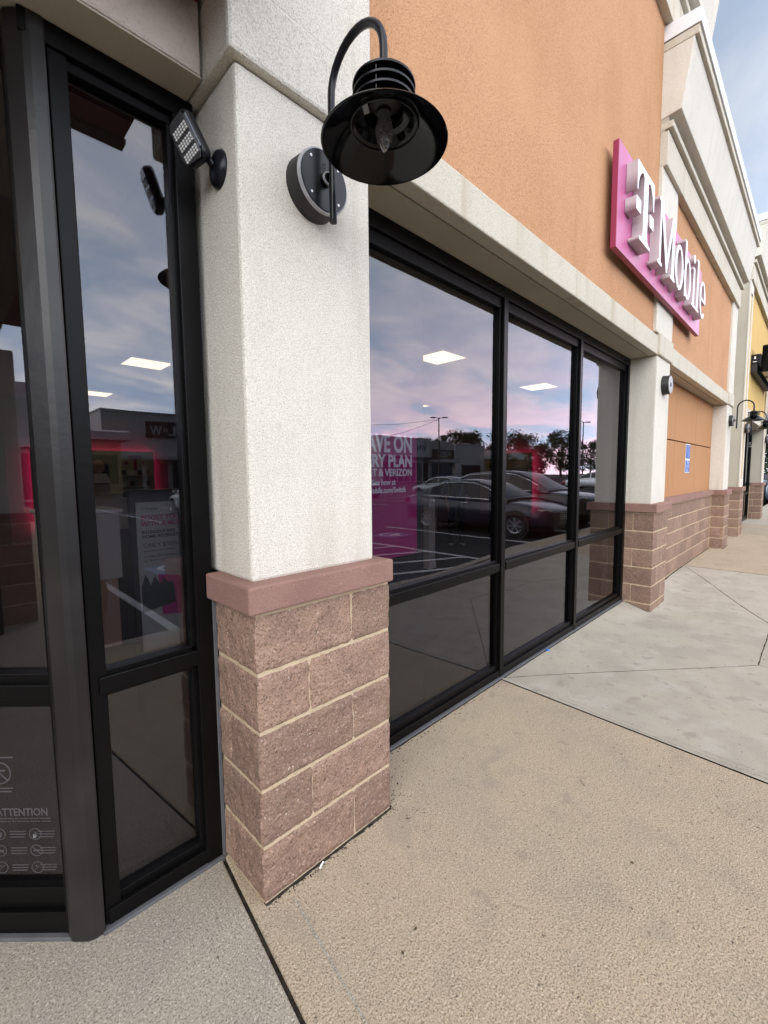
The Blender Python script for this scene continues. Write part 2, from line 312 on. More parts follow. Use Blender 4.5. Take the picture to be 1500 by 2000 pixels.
# ------------------------------------------------------------------ ground
lot = tag(MB().add([(-500, -600, -0.15), (700, -600, -0.15), (700, 300, -0.15), (-500, 300, -0.15)], [(0, 1, 2, 3)]).build('parking_lot', 'asphalt'), 'dark asphalt parking lot in front of the shops', None, None, 'structure')
def stripe(p, q, wd=0.10, z=-0.145, mat='paint_white', name='parking_line'):
    p, q = Vector(p), Vector(q); t = (q - p).normalized(); n = Vector((-t.y, t.x)) * wd / 2
    pts = [(a.x, a.y) for a in (p - n, q - n, q + n, p + n)]
    return MB().prism(pts, lambda a, b, t_: (a, b, t_), z - 0.003, z + 0.001).build(name, mat, lot)
for x in (-4.05, -1.55, 0.95, 3.45, 6.45, 8.95, 11.45, 13.95, 16.45, 18.95, 21.45): stripe((x, -7.6), (x, -2.56))
for k in range(5): stripe((3.55, -4.21 - k * 0.94), (6.40, -2.93 - k * 0.94))
stripe((3.55, -3.27), (5.55, -2.40 - 0.06))
for x in range(-22, 78, 3):
    stripe((x * 0.95, -24.0), (x * 0.95, -14.5))
stripe((-21, -19.25), (74, -19.25))
for k, (sx, sy) in enumerate(((7.75, -6.2), (2.15, -6.1))):
    b = MB().box(sx - 0.42, sx + 0.42, sy - 0.42, sy + 0.42, -0.1485, -0.1455).build('accessible_stall_marking', 'paint_blue', lot)
    m = MB()
    m.tube([(sx + 0.28 * math.cos(a), sy - 0.08 + 0.28 * math.sin(a), -0.1425) for a in [R(d) for d in range(20, 321, 20)]], 0.002, 4)
    pts = [(0.28 * math.cos(R(d)), 0.28 * math.sin(R(d)) - 0.08) for d in range(20, 321, 20)]; inn = [(0.2 * math.cos(R(d)), 0.2 * math.sin(R(d)) - 0.08) for d in range(320, 19, -20)]
    ring = pts + inn; n_ = len(pts)
    m2 = MB(); vs_ = [(sx + a, sy + b_, -0.1425) for a, b_ in ring]; m2.add(vs_, [(i, i + 1, 2 * n_ - 2 - i, 2 * n_ - 1 - i) for i in range(n_ - 1)])
    m2.box(sx - 0.05, sx + 0.05, sy - 0.05, sy + 0.35, -0.1445, -0.1425); m2.box(sx + 0.05, sx + 0.3, sy - 0.05, sy + 0.05, -0.1445, -0.1424)
    m2.build('wheelchair_symbol', 'paint_white', b)

side = tag(MB().box(-60, 60, -2.30, 0.34, -0.6, -0.165).build('sidewalk', 'joint_dirt'), 'concrete sidewalk along the shop fronts', None, None, 'structure')
def slab(poly, mat, zf=None, z=0.0, name='slab', bev=0.006):
    n = len(poly)
    top = [(p[0], p[1], (zf(*p) if zf else (p[2] if len(p) > 2 else z))) for p in poly]
    bot = [(p[0], p[1], -0.16) for p in poly]
    return MB().add(top + bot, [tuple(range(n)), tuple(range(n, 2 * n))[::-1]] + [(i, n + i, n + (i + 1) % n, (i + 1) % n) for i in range(n)]).build(name, mat, side, bev)
YC = -2.30
# slabs left of the column, the near slab, the dished kerb ramp and the walk beyond
slab([(-0.014, 0.37), (-0.44, 0.37), (-1.32, 1.25), (-3.37, 1.25), (-4.24, 0.37), (-5.4, 0.37), (-5.4, YC), (-0.351, YC)], 'concrete_left')
slab([(-5.42, 0.40), (-30, 0.40), (-30, YC), (-5.42, YC)], 'concrete')
slab([(-0.002, 0.36), (2.045, 0.36), (1.90, YC), (-0.335, YC)], 'concrete')
MB().prism([(-0.030, 0.37), (0.004, 0.37), (-0.330, YC), (-0.366, YC)], lambda a, b, t: (a, b, t), -0.15, -0.011).build('joint_fill', 'joint_dirt', side)
def sst(a, b, x): t = max(0.0, min(1.0, (x - a) / (b - a))); return t * t * (3 - 2 * t)
def rampz(x, y):
    k = 0.45 * sst(2.06, 3.8, x) + 0.55 * sst(3.9, 4.75, x); k = min(k, sst(7.45, 5.45, x))
    return -k * (0.088 * max(0.0, min(1.0, (0.29 - y) / 0.30)) + 0.05 * max(0.0, min(1.0, -y / 2.2)))
m = MB(); nx_, ny_ = 60, 40
for i in range(nx_ + 1):
    for j in range(ny_ + 1):
        y = 0.36 + (YC - 0.36) * (j / ny_) ** 1.6; xa = 2.055 + (0.36 - y) * -0.055
        x = xa + (7.455 - xa) * i / nx_; m.v.append((x, y, rampz(x, y)))
for i in range(nx_):
    for j in range(ny_): k_ = i * (ny_ + 1) + j; m.f.append((k_, k_ + 1, k_ + ny_ + 2, k_ + ny_ + 1)); m.mi.append(0)
m.build('ramp', 'concrete_grey', side, smooth=True)
def crack(pts, wd, mat='joint_dirt', name='joint', lift=0.0008, wob=0.0):
    rg = random.Random(len(pts) * 7 + int(pts[0][0] * 100)); P_ = []
    for (a_, b_) in zip(pts[:-1], pts[1:]):
        n_ = max(2, int(math.dist(a_, b_) / 0.05))
        for i in range(n_): P_.append((a_[0] + (b_[0] - a_[0]) * i / n_ + rg.uniform(-wob, wob), a_[1] + (b_[1] - a_[1]) * i / n_ + rg.uniform(-wob, wob)))
    P_.append(pts[-1]); m = MB()
    for i, p in enumerate(P_):
        q0, q1 = P_[max(0, i - 1)], P_[min(len(P_) - 1, i + 1)]; t = Vector((q1[0] - q0[0], q1[1] - q0[1])).normalized(); n_ = Vector((-t.y, t.x)) * wd * 0.5 * rg.uniform(.6, 1.3)
        for sg_ in (-1, 1): x, y = p[0] + n_.x * sg_, p[1] + n_.y * sg_; m.v.append((x, y, (rampz(x, y) if 2.0 < x < 7.45 else 0.0) + lift))
    for i in range(len(P_) - 1): m.f.append((2 * i, 2 * i + 1, 2 * i + 3, 2 * i + 2)); m.mi.append(0)
    return m.build(name, mat, side)
KA, KB, KC, KD = (2.07, 0.275), (3.74, -1.005), (5.25, -0.985), (7.44, 0.19)
crack([KA, KB], 0.006, wob=.002); crack([KB, KC], 0.008, wob=.0015); crack([KC, KD], 0.010, wob=.002); crack([KB, (3.74, YC)], 0.008, wob=.002); crack([KC, (5.25, YC)], 0.008, wob=.002)
crack([(7.468, 0.19), (7.466, YC)], 0.012, wob=.001); crack([(2.10, 0.27), (2.02, -0.6), (1.97, YC)], 0.010, 'concrete_left', 'tooled_line'); crack([(2.13, 0.27), (2.06, -0.6), (2.01, YC)], 0.004, 'concrete_left', 'tooled_line')
slab([(7.475, 0.40), (12.6, 0.40), (12.6, YC), (7.475, YC)], 'concrete')
slab([(12.62, 0.40), (15.2, 0.40), (15.2, YC), (12.62, YC)], 'concrete')
slab([(15.22, 0.40), (30, 0.40), (30, YC), (15.22, YC)], 'concrete_grey')
# kerb pieces
for x0, x1 in ((-30, -5.4), (-5.39, 1.9), (7.46, 12.6), (12.61, 30)):
    MB().box(x0, x1, -2.46, -2.315, -0.3, -0.002).build('kerb', 'concrete_grey', side, 0.02)
m = MB()
for (xa, za), (xb, zb) in (((1.91, -0.002), (3.72, -0.135)), ((3.72, -0.135), (5.2, -0.135)), ((5.2, -0.135), (7.45, -0.002))):
    m.add([(xa, -2.46, za), (xb, -2.46, zb), (xb, -2.315, zb), (xa, -2.315, za), (xa, -2.46, -0.3), (xb, -2.46, -0.3), (xb, -2.315, -0.3), (xa, -2.315, -0.3)],
          [(0, 1, 2, 3), (4, 7, 6, 5), (0, 4, 5, 1), (2, 6, 7, 3), (1, 5, 6, 2), (0, 3, 7, 4)])
m.build('kerb', 'concrete_grey', side)
# tooled edge lines beside the joints (shallow, on the slab)
MB().prism([(0.075, -0.055), (0.083, -0.055), (-0.235, YC), (-0.243, YC)], lambda a, b, t: (a, b, t), -0.004, 0.0012).build('tooled_line', 'concrete_left', side)
# low dirt ridge along the window sill and the column foot
m = MB(); rr = random.Random(3)
for i in range(46):
    x = 0.60 + i * 0.032 + rr.uniform(-.01, .01); y = 0.262 - abs(rr.gauss(0, .022)); s_ = rr.uniform(.002, .005)
    m.lathe([(s_, 0), (s_ * .7, s_ * .6), (0.0005, s_ * .8)], 5, Matrix.Translation((x, y, 0.0)))
for i in range(60):
    t = rr.random(); x = -0.016 - 0.05 * max(0, (t * 0.7 - 0.28)) + rr.uniform(-.012, .012); y = 0.28 - t * 0.75; s_ = rr.uniform(.002, .005)
    m.lathe([(s_, 0), (s_ * .7, s_ * .6), (0.0005, s_ * .8)], 5, Matrix.Translation((x, y, -0.012)))
for i in range(170):
    x = 0.615 + abs(rr.gauss(0, .10)); y = 0.24 - abs(rr.gauss(0, .17)); s_ = rr.uniform(.0012, .0035)
    m.lathe([(s_, 0), (s_ * .7, s_ * .6), (0.0005, s_ * .8)], 5, Matrix.Translation((x, y, 0.0)))
for i in range(120):
    x = rr.uniform(-0.01, 0.63); y = -0.012 - abs(rr.gauss(0, .012)); s_ = rr.uniform(.0012, .0032)
    m.lathe([(s_, 0), (s_ * .7, s_ * .6), (0.0005, s_ * .8)], 5, Matrix.Translation((x, y, 0.0)))
d_ = m.build('grit', 'joint_dirt', None); tag(d_, 'dark grit gathered along the sill and the open joint', 'grit', None, 'stuff')

def foot_dirt_shade(p, q, wd, zf=lambda x, y: 0.0, seed=1):  # dark strip at the wall foot: grime, open joint and painted contact shade
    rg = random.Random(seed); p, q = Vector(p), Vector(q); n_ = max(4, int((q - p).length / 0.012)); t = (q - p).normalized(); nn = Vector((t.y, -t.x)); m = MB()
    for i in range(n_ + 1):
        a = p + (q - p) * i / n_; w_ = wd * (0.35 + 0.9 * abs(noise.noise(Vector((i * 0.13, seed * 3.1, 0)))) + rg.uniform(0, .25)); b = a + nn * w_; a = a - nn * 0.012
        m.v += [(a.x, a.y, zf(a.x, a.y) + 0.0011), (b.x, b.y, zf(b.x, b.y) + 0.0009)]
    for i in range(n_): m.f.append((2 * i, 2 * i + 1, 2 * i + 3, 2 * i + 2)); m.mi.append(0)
    return m.build('foot_joint_shade', 'joint_dirt', side)
foot_dirt_shade((-0.004, -0.004), (0.615, -0.004), 0.015, seed=1); foot_dirt_shade((0.615, -0.004), (0.615, 0.27), 0.012, seed=2)
foot_dirt_shade((4.765, 0.28), (4.765, -0.004), 0.014, rampz, 3) ; foot_dirt_shade((4.765, -0.006), (5.385, -0.006), 0.016, rampz, 4); foot_dirt_shade((5.385, 0.198), (7.44, 0.198), 0.016, rampz, 5); foot_dirt_shade((7.48, 0.198), (9.69, 0.198), 0.014, seed=6); foot_dirt_shade((9.685, -0.006), (10.3, -0.006), 0.015, seed=7); foot_dirt_shade((0.66, 0.268), (2.05, 0.268), 0.006, seed=8); foot_dirt_shade((2.08, 0.268), (4.76, 0.268), 0.006, rampz, 9)

# ------------------------------------------------------------------ the orange shop building
bld = thing('shop_building', 'orange stucco shop building with white columns and block bases', 'building')
def block_mesh(name, x0, x1, y0, y1, z0, z1, res, seed, amp=0.0055):
    bm = bmesh.new(); key = {}
    def vert(p):
        k = tuple(round(a, 5) for a in p)
        if k not in key: key[k] = bm.verts.new(p)
        return key[k]
    def lin(a, b, n): return [a + (b - a) * i / n for i in range(n + 1)]
    nx = max(2, int((x1 - x0) / res)); ny = max(2, int((y1 - y0) / res)); nz_ = max(2, int((z1 - z0) / res))
    X, Y, Z = lin(x0, x1, nx), lin(y0, y1, ny), lin(z0, z1, nz_)
    def grid(us, vs2, f):
        for i in range(len(us) - 1):
            for j in range(len(vs2) - 1):
                bm.faces.new([vert(f(us[i], vs2[j])), vert(f(us[i + 1], vs2[j])), vert(f(us[i + 1], vs2[j + 1])), vert(f(us[i], vs2[j + 1]))])
    grid(X, Z, lambda a, b: (a, y0, b)); grid(Y, Z, lambda a, b: (x0, a, b)); grid(Y, Z, lambda a, b: (x1, a, b))
    grid(X, Y, lambda a, b: (a, b, z1)); grid(X, Y, lambda a, b: (a, b, z0)); grid(X, Z, lambda a, b: (a, y1, b))
    so_ = Vector((seed * 3.7, seed * 1.3, seed * 2.1))
    for v in bm.verts:
        p = v.co.copy(); q = p + so_
        n1 = noise.noise(q * 9) * 0.9 + noise.noise(q * 24) * 0.7 + noise.noise(q * 55) * 0.45
        ez = min(p.z - z0, z1 - p.z); ex = min(p.x - x0, x1 - p.x)
        edge = min(ez, ex) < 0.004
        if abs(p.y - y0) < 1e-6: v.co.y -= 0.0012 if edge else 0.002 + amp * max(0.0, n1 + 0.9)
        if abs(p.x - x0) < 1e-6: v.co.x -= 0.0012 if ez < .004 else 0.002 + amp * max(0.0, n1 + .9)
        if abs(p.x - x1) < 1e-6: v.co.x += 0.0012 if ez < .004 else 0.002 + amp * max(0.0, n1 + .9)
        if abs(p.z - z1) < 1e-6: v.co.z += 0.0035 * noise.noise(q * 40)
        if abs(p.z - z0) < 1e-6: v.co.z -= 0.0035 * noise.noise(q * 43)
    bmesh.ops.recalc_face_normals(bm, faces=bm.faces)
    me = bpy.data.meshes.new(name); bm.to_mesh(me); bm.free(); me.materials.append(MAT['block'])
    me.polygons.foreach_set('use_smooth', [True] * len(me.polygons))
    try: me.set_sharp_from_angle(angle=R(50))
    except Exception: pass
    return me
J = 0.0068
def course_layout(k, w=0.61, d=YB):
    # k = 0 is the top course
    if k % 2 == 0: return [(0, 0.406, 0, 0.197), (0.406, w, 0, d), (0, 0.406, 0.197, d)]
    return [(0, 0.203, 0, d), (0.203, w, 0, d)]
def column_blocks(parent, x, res, seed, amp, y=0.0, zlow=0.0):
    made = []
    for k in range(5):
        z1 = 5 * CUR - k * CUR; z0 = z1 - CUR
        for i, (a, b, c_, d_) in enumerate(course_layout(k)):
            e0 = 0 if a == 0 else J * 1.5; e1 = 0 if abs(b - .61) < 1e-6 else J * 1.2; f0 = 0 if c_ == 0 else J * 1.3
            me = block_mesh('block', a + e0, b - e1, c_ + f0, d_ - 0.001, z0 + J, z1 - J, res, seed + k * 7 + i * 3, amp)
            o = bpy.data.objects.new('block', me); C.objects.link(o); o.parent = parent; o.location = (x, y, 0); made.append(o)
    if zlow:
        for a, b in ((0, 0.30), (0.31, 0.61)):
            me = block_mesh('block', a, b, 0, YB - .001, -zlow, -J, res, seed + 77 + a, amp)
            o = bpy.data.objects.new('block', me); C.objects.link(o); o.parent = parent; o.location = (x, y, 0); made.append(o)
    return made
def cap(parent, x, y=0.0, name='cap_stone', w=0.61):
    m = MB().box(x - 0.042, x + w + 0.0, y - 0.038, y + YB - 0.003, 5 * CUR + 0.012, 5 * CUR + 0.105)
    return m.build(name, 'cap_stone', parent, 0.008)
ZC = 5 * CUR + 0.105   # top of the cap stones
def column(x, res, seed, amp, blocks=None, zlow=0.0, top=7.4):
    mo = MB().box(x - 0.0008, x + 0.6108, -0.0008, YB, -0.2, 5 * CUR + 0.012).build('column_base', 'mortar', bld)
    if blocks is None: bl = column_blocks(mo, x, res, seed, amp, 0.0, zlow)
    else:
        bl = []
        for b in blocks:
            o = bpy.data.objects.new('block', b.data); C.objects.link(o); o.parent = mo; o.location = (x, 0, 0); bl.append(o)
    cap(bld, x)
    MB().box(x + 0.008, x + 0.560, 0.03, YB + 0.10, ZC - 0.004, 2.712).build('column_shaft', 'stucco', bld, 0.012)
    return mo, bl
col1, bl1 = column(0.0, 0.0125, 1, 0.0054)
# capital and strip over the corner column
MB().box(-0.022, 0.562, 0.002, YB + 0.1, 2.713, 2.935).build('capital', 'stucco', bld, 0.012)
MB().box(-0.018, 0.560, 0.012, YB + 0.1, 2.934, 7.4).build('upper_strip', 'stucco', bld, 0.01)
col2, bl2 = column(4.771, 0.032, 40, 0.0035, zlow=0.12)
col3, bl3 = column(9.69, 0.032, 0, 0, blocks=bl2[:13])
for x in (4.78, 9.70):
    MB().box(x - 0.012, x + 0.566, 0.006, 0.3, 2.713, 2.935).build('capital', 'stucco_trim', bld, 0.008)
    MB().box(x - 0.125 if x < 5 else x - 0.03, (x + 0.545), 0.022, 0.3, 2.936, 4.60).build('upper_strip', 'stucco', bld, 0.006)
# beam over the windows (front and inner soffit strips with the reveal groove between them)
for x0, x1 in ((0.562, 4.768), (5.345, 9.688)):
    MB().box(x0, x1, 0.03, 0.115, 2.717, 2.912).build('beam', 'stucco_trim', bld, 0.008)
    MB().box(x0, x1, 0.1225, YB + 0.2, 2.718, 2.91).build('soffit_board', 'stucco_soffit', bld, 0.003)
    MB().box(x0, x1, 0.1145, 0.123, 2.728, 2.90).build('reveal_groove', 'joint_dirt', bld)
# upper walls
MB().box(0.56, 4.66, 0.055, 0.4, 2.90, 7.4).build('upper_wall', 'stucco_orange', bld)
MB().box(4.66, 10.0, 0.057, 0.4, 2.90, 5.6).build('upper_wall', 'stucco_orange', bld)
# cornices
def cornice(x0, x1, dz, parent, ystep=0.0, ret=True):
    def mem(name, prof, mat, bev, a=x0, b=x1): return MB().prism([(y + ystep, z + dz) for y, z in prof], lambda p, q, t: (t, p, q), a, b).build(name, mat, parent, bev)
    mem('frieze', [(-0.015, 4.545), (-0.015, 4.868), (0.06, 4.868), (0.06, 4.545)], 'stucco_trim', 0.006)
    mem('fillet', [(-0.053, 4.885), (-0.053, 4.947), (0.06, 4.947), (0.06, 4.885)], 'stucco_trim', 0.006, x0 - .004, x1 + .03)
    mem('frieze', [(0.02, 4.868), (0.02, 4.885), (0.06, 4.885), (0.06, 4.868)], 'stucco_tan', 0.0)
    mem('cornice_face', [(-0.118, 5.012), (-0.203, 5.612), (0.3, 5.612), (0.3, 5.012), (0.06, 4.99)], 'stucco', 0.006, x0 - .008, x1 + .07)
    mem('fillet', [(-0.01, 4.947), (-0.01, 5.0), (0.06, 5.0), (0.06, 4.947)], 'stucco_tan', 0.0)
    mem('cornice_lip', [(-0.236, 5.613), (-0.236, 5.690), (0.3, 5.690), (0.3, 5.613)], 'stucco_trim', 0.004, x0 - .012, x1 + .10)
    mem('coping_shadow_gap', [(-0.231, 5.690), (-0.231, 5.701), (0.3, 5.701), (0.3, 5.690)], 'coping_dark', 0.0, x0 - .01, x1 + .1)
    mem('coping', [(-0.252, 5.701), (-0.254, 5.835), (0.3, 5.86), (0.3, 5.701)], 'coping', 0.004, x0 - .016, x1 + .115)
cornice(4.652, 10.20, 0.0, bld)
cornice(-5.2, 5.78, 1.318, bld)
MB().box(4.661, 5.78, 0.056, 0.4, 5.601, 7.4).build('upper_wall', 'stucco_orange', bld)
# the blind bay beyond the second column: block wainscot, sill stone, orange panels
wains = MB().box(5.385, 9.69, 0.2045, 0.40, -0.2, 5 * CUR + 0.012).build('low_block_wall', 'mortar', bld)
vari = [block_mesh('block', 0.004, 0.402, 0.0, 0.15, J, CUR - J, 0.045, 90 + i, 0.003) for i in range(5)]
half = [block_mesh('block', 0.004, 0.199, 0.0, 0.15, J, CUR - J, 0.045, 97 + i, 0.003) for i in range(2)]
rr = random.Random(5)
for k in range(5):
    x = 5.39 + (0.0 if k % 2 == 0 else 0.203)
    if k % 2:
        o = bpy.data.objects.new('block', half[k % 2]); C.objects.link(o); o.parent = wains; o.location = (5.39, 0.205, 4 * CUR - k * CUR)
    while x < 9.60:
        me = rr.choice(vari) if x + 0.406 < 9.70 else half[0]
        o = bpy.data.objects.new('block', me); C.objects.link(o); o.parent = wains; o.location = (x, 0.205, 4 * CUR - k * CUR); x += 0.406 if me in vari else 0.203
MB().box(5.38, 9.69, 0.165, 0.32, 5 * CUR + 0.012, 5 * CUR + 0.107).build('sill_stone', 'cap_stone', bld, 0.008)
back = MB().box(5.34, 9.70, 0.275, 0.45, 1.1, 2.73).build('panel_backing', 'joint_dirt', bld)
for i, (xa, xb) in enumerate(((5.345, 6.776), (6.788, 8.226), (8.238, 9.689))):
    for j, (za, zb) in enumerate(((ZC - 0.003, 1.912), (1.927, 2.716))):
        MB().box(xa, xb, 0.25, 0.30, za, zb).build('stucco_panel', 'stucco_panel', back, 0.004)
# wall over and beside the recessed entrance, left of the corner column
MB().box(-4.9, -0.03, 0.168, 0.60, 2.722, 7.4).build('entrance_wall', 'stucco_pink', bld, 0.01)
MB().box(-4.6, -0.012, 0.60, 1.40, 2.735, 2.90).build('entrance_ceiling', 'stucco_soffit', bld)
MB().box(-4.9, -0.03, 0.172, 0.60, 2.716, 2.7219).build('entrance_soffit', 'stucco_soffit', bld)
# --- storefront windows
def bar(parent, name, x0, x1, y0, y1, z0, z1, mat='bronze', bev=0.003): return MB().box(x0, x1, y0, y1, z0, z1).build(name, mat, parent, bev)
wm = MB().box(0.56, 4.775, YB + 0.002, YB + 0.105, 2.640, 2.7165).build('shop_window', 'bronze', bld, 0.004)
bar(wm, 'head_stop', 0.60, 4.74, YB + 0.022, YB + 0.1, 2.575, 2.6405)
bar(wm, 'sill', 0.60, 4.772, YB + 0.004, YB + 0.11, 0.012, 0.060)
bar(wm, 'sill', 0.60, 4.772, YB + 0.022, YB + 0.10, 0.0605, 0.098)
MB().box(0.60, 4.772, YB - 0.012, YB + 0.08, -0.02, 0.011).build('sealant', 'sealant', wm, 0.003)
mulls = (0.735, 2.070, 3.392, 4.735)
for i, x in enumerate(mulls):
    wd = 0.036 if 0 < i < 3 else 0.038
    bar(wm, 'mullion', x - wd * 0.72, x + wd * 0.72, YB, YB + 0.105, 0.011, 2.6405)
    bar(wm, 'mullion_stop', x - wd * 1.25, x + wd * 1.25, YB + 0.024, YB + 0.09, 0.0985, 2.575)
for a, b in zip(mulls[:-1], mulls[1:]):
    x0, x1 = a + 0.045, b - 0.045
    bar(wm, 'transom', x0, x1, YB + 0.001, YB + 0.10, 0.788, 0.842)
    bar(wm, 'transom_stop', x0, x1, YB + 0.024, YB + 0.09, 0.770, 0.860)
    for za, zb in ((0.098, 0.771), (0.859, 2.576)):
        MB().box(x0 - 0.004, x1 + 0.004, YG, YG + 0.006, za - 0.003, zb + 0.003).build('pane', 'glass', wm)
bar(wm, 'jamb_filler', 0.56, 0.735, YB + 0.01, YB + 0.1, -0.1, 2.64)
# narrow window left of the corner column
wl = MB().box(-0.47, -0.012, YB + 0.001, YB + 0.105, 2.655, 2.7155).build('shop_window', 'bronze', bld, 0.004)
bar(wl, 'head_stop', -0.40, -0.05, YB + 0.022, YB + 0.1, 2.625, 2.6555)
bar(wl, 'jamb', -0.079, -0.014, YB, YB + 0.10, 0.012, 2.655)
bar(wl, 'jamb_stop', -0.094, -0.05, YB + 0.022, YB + 0.09, 0.09, 2.625)
bar(wl, 'jamb', -0.408, -0.362, YB + 0.012, YB + 0.10, 0.012, 2.655)
bar(wl, 'transom', -0.385, -0.075, YB + 0.002, YB + 0.10, 0.786, 0.842)
bar(wl, 'transom_stop', -0.385, -0.075, YB + 0.022, YB + 0.09, 0.772, 0.858)
bar(wl, 'sill', -0.40, -0.02, YB + 0.004, YB + 0.11, 0.012, 0.066)
bar(wl, 'sill', -0.40, -0.02, YB + 0.022, YB + 0.10, 0.0665, 0.095)
MB().box(-0.42, -0.016, YB - 0.010, YB + 0.08, -0.02, 0.011).build('sealant', 'sealant', wl, 0.003)
for za, zb in ((0.095, 0.773), (0.857, 2.626)):
    MB().box(-0.366, -0.088, YG, YG + 0.006, za - 0.003, zb + 0.003).build('pane', 'glass', wl)
MB().prism([(-0.412, YB - 0.002), (-0.446, YB - 0.002), (-0.462, YB + 0.006), (-0.496, YB + 0.040), (-0.500, YB + 0.056), (-0.47, YB + 0.12), (-0.412, YB + 0.12)], lambda a, b, t: (a, b, t), 0.0, 2.716).build('corner_post', 'post_metal', bld, 0.006)
MB().box(-0.020, -0.006, YB - 0.004, YB + 0.02, 0.0, 1.10).build('edge_seal', 'sealant', bld, 0.002)
# the diagonal window of the recessed entrance
dirv = Vector((-0.7071, 0.7071, 0)); inn = Vector((0.7071, 0.7071, 0)); o0 = Vector((-0.486, 0.339, 0))
def dloc(s, n, z, o=o0, d=dirv, i=inn): return o + d * s + i * n + Vector((0, 0, z))
def dbox(parent, name, s0, s1, n0, n1, z0, z1, mat='bronze', bev=0.003, fn=dloc):
    m = MB(); ps = [(s0, n0), (s1, n0), (s1, n1), (s0, n1)]
    m.add([fn(a, b, z0) for a, b in ps] + [fn(a, b, z1) for a, b in ps], [(0, 3, 2, 1), (4, 5, 6, 7), (0, 1, 5, 4), (1, 2, 6, 5), (2, 3, 7, 6), (3, 0, 4, 7)])
    return m.build(name, mat, parent, bev)
wd_ = dbox(bld, 'shop_window', 0.0, 1.20, 0.0, 0.10, 2.655, 2.7155)
for s in (0.0, 1.176): dbox(wd_, 'jamb', s, s + 0.026, 0.001, 0.10, 0.012, 2.655)
dbox(wd_, 'transom', 0.026, 1.176, 0.004, 0.1, 0.790, 0.838); dbox(wd_, 'transom', 0.026, 1.176, 0.02, 0.09, 0.76, 0.868)
dbox(wd_, 'sill', 0.0, 1.2, 0.003, 0.105, 0.012, 0.085); dbox(wd_, 'sill', 0.026, 1.176, 0.02, 0.1, 0.0855, 0.155)
dbox(wd_, 'sealant', 0.0, 1.2, -0.012, 0.08, -0.02, 0.012, 'sealant')
for za, zb in ((0.152, 0.763), (0.865, 2.658)): dbox(wd_, 'pane', 0.024, 1.178, 0.045, 0.051, za, zb, 'glass', 0)
# doors at the back of the entrance and the mirrored far side
wd2 = MB().box(-3.35, -1.33, 1.20, 1.30, 2.60, 2.735).build('door_frame', 'bronze', bld, 0.003)
for x in (-3.35, -2.36, -1.40): bar(wd2, 'mullion', x, x + 0.06, 1.20, 1.30, 0.0, 2.6)
for a, b in ((-3.29, -2.36), (-2.30, -1.40)):
    d = bar(wd2, 'door', a, b, 1.22, 1.27, 0.01, 0.25); bar(d, 'door_rail', a, b, 1.22, 1.27, 2.05, 2.15); bar(d, 'door_handle', b - 0.12 if a < -3 else a + 0.08, b - 0.09 if a < -3 else a + 0.11, 1.15, 1.18, 0.9, 1.4, 'steel')
    MB().box(a, b, 1.24, 1.246, 0.25, 2.05).build('pane', 'glass', wd2); MB().box(a, b, 1.24, 1.246, 2.15, 2.6).build('pane', 'glass', wd2)
o1 = Vector((-4.19, 0.348, 0)); dv1 = Vector((0.7071, 0.7071, 0)); in1 = Vector((-0.7071, 0.7071, 0))
f1 = lambda s, n, z: dloc(s, n, z, o1, dv1, in1)
wd3 = dbox(bld, 'shop_window', 0.0, 1.20, 0.0, 0.10, 2.655, 2.7155, fn=f1)
for s in (0.0, 1.15): dbox(wd3, 'jamb', s, s + 0.05, 0.001, 0.10, 0.012, 2.655, fn=f1)
dbox(wd3, 'sill', 0.0, 1.2, 0.003, 0.105, 0.012, 0.15, fn=f1); dbox(wd3, 'transom', 0.05, 1.15, 0.004, 0.1, 0.790, 0.838, fn=f1)
for za, zb in ((0.15, 0.79), (0.838, 2.655)): dbox(wd3, 'pane', 0.046, 1.154, 0.045, 0.051, za, zb, 'glass', 0, fn=f1)
MB().box(-4.45, -4.19, YB, YB + 0.12, 0, 2.716).build('corner_post', 'post_metal', bld, 0.006)
column(-5.06, 0.03, 0, 0, blocks=bl2[:13])
MB().box(-9.0, -5.06, 0.10, 0.5, 0, 7.4).build('side_wall', 'stucco_orange', bld)
# outer shell of the shop
MB().box(-8.9, 10.2, 14.0, 14.2, 0, 5.4).build('rear_wall', 'stucco_tan', bld)
MB().box(-9.0, -8.8, 0.5, 14.0, 0, 5.4).build('end_wall', 'stucco_tan', bld)
MB().box(9.95, 10.25, 0.4, 14.0, 0, 5.4).build('end_wall', 'stucco_tan', bld)
MB().box(-8.8, 9.95, 0.4, 14.0, 5.2, 5.4).build('flat_roof', 'roof_metal', bld)
# dark red canopy box over the entrance
cn = thing('entrance_canopy', 'dark red box canopy over the recessed entrance, at the top edge', 'canopy', (-0.6, -0.08, 2.9))
o = MB().box(-4.4, -0.035, -0.33, 0.166, 2.925, 3.45).build('canopy_box', 'dark_red', cn, 0.004); shift(o, cn.location)
o = MB().box(-4.405, -0.030, -0.335, -0.27, 2.905, 2.9245).build('edge_trim', 'black_rough', cn, 0.002); shift(o, cn.location)

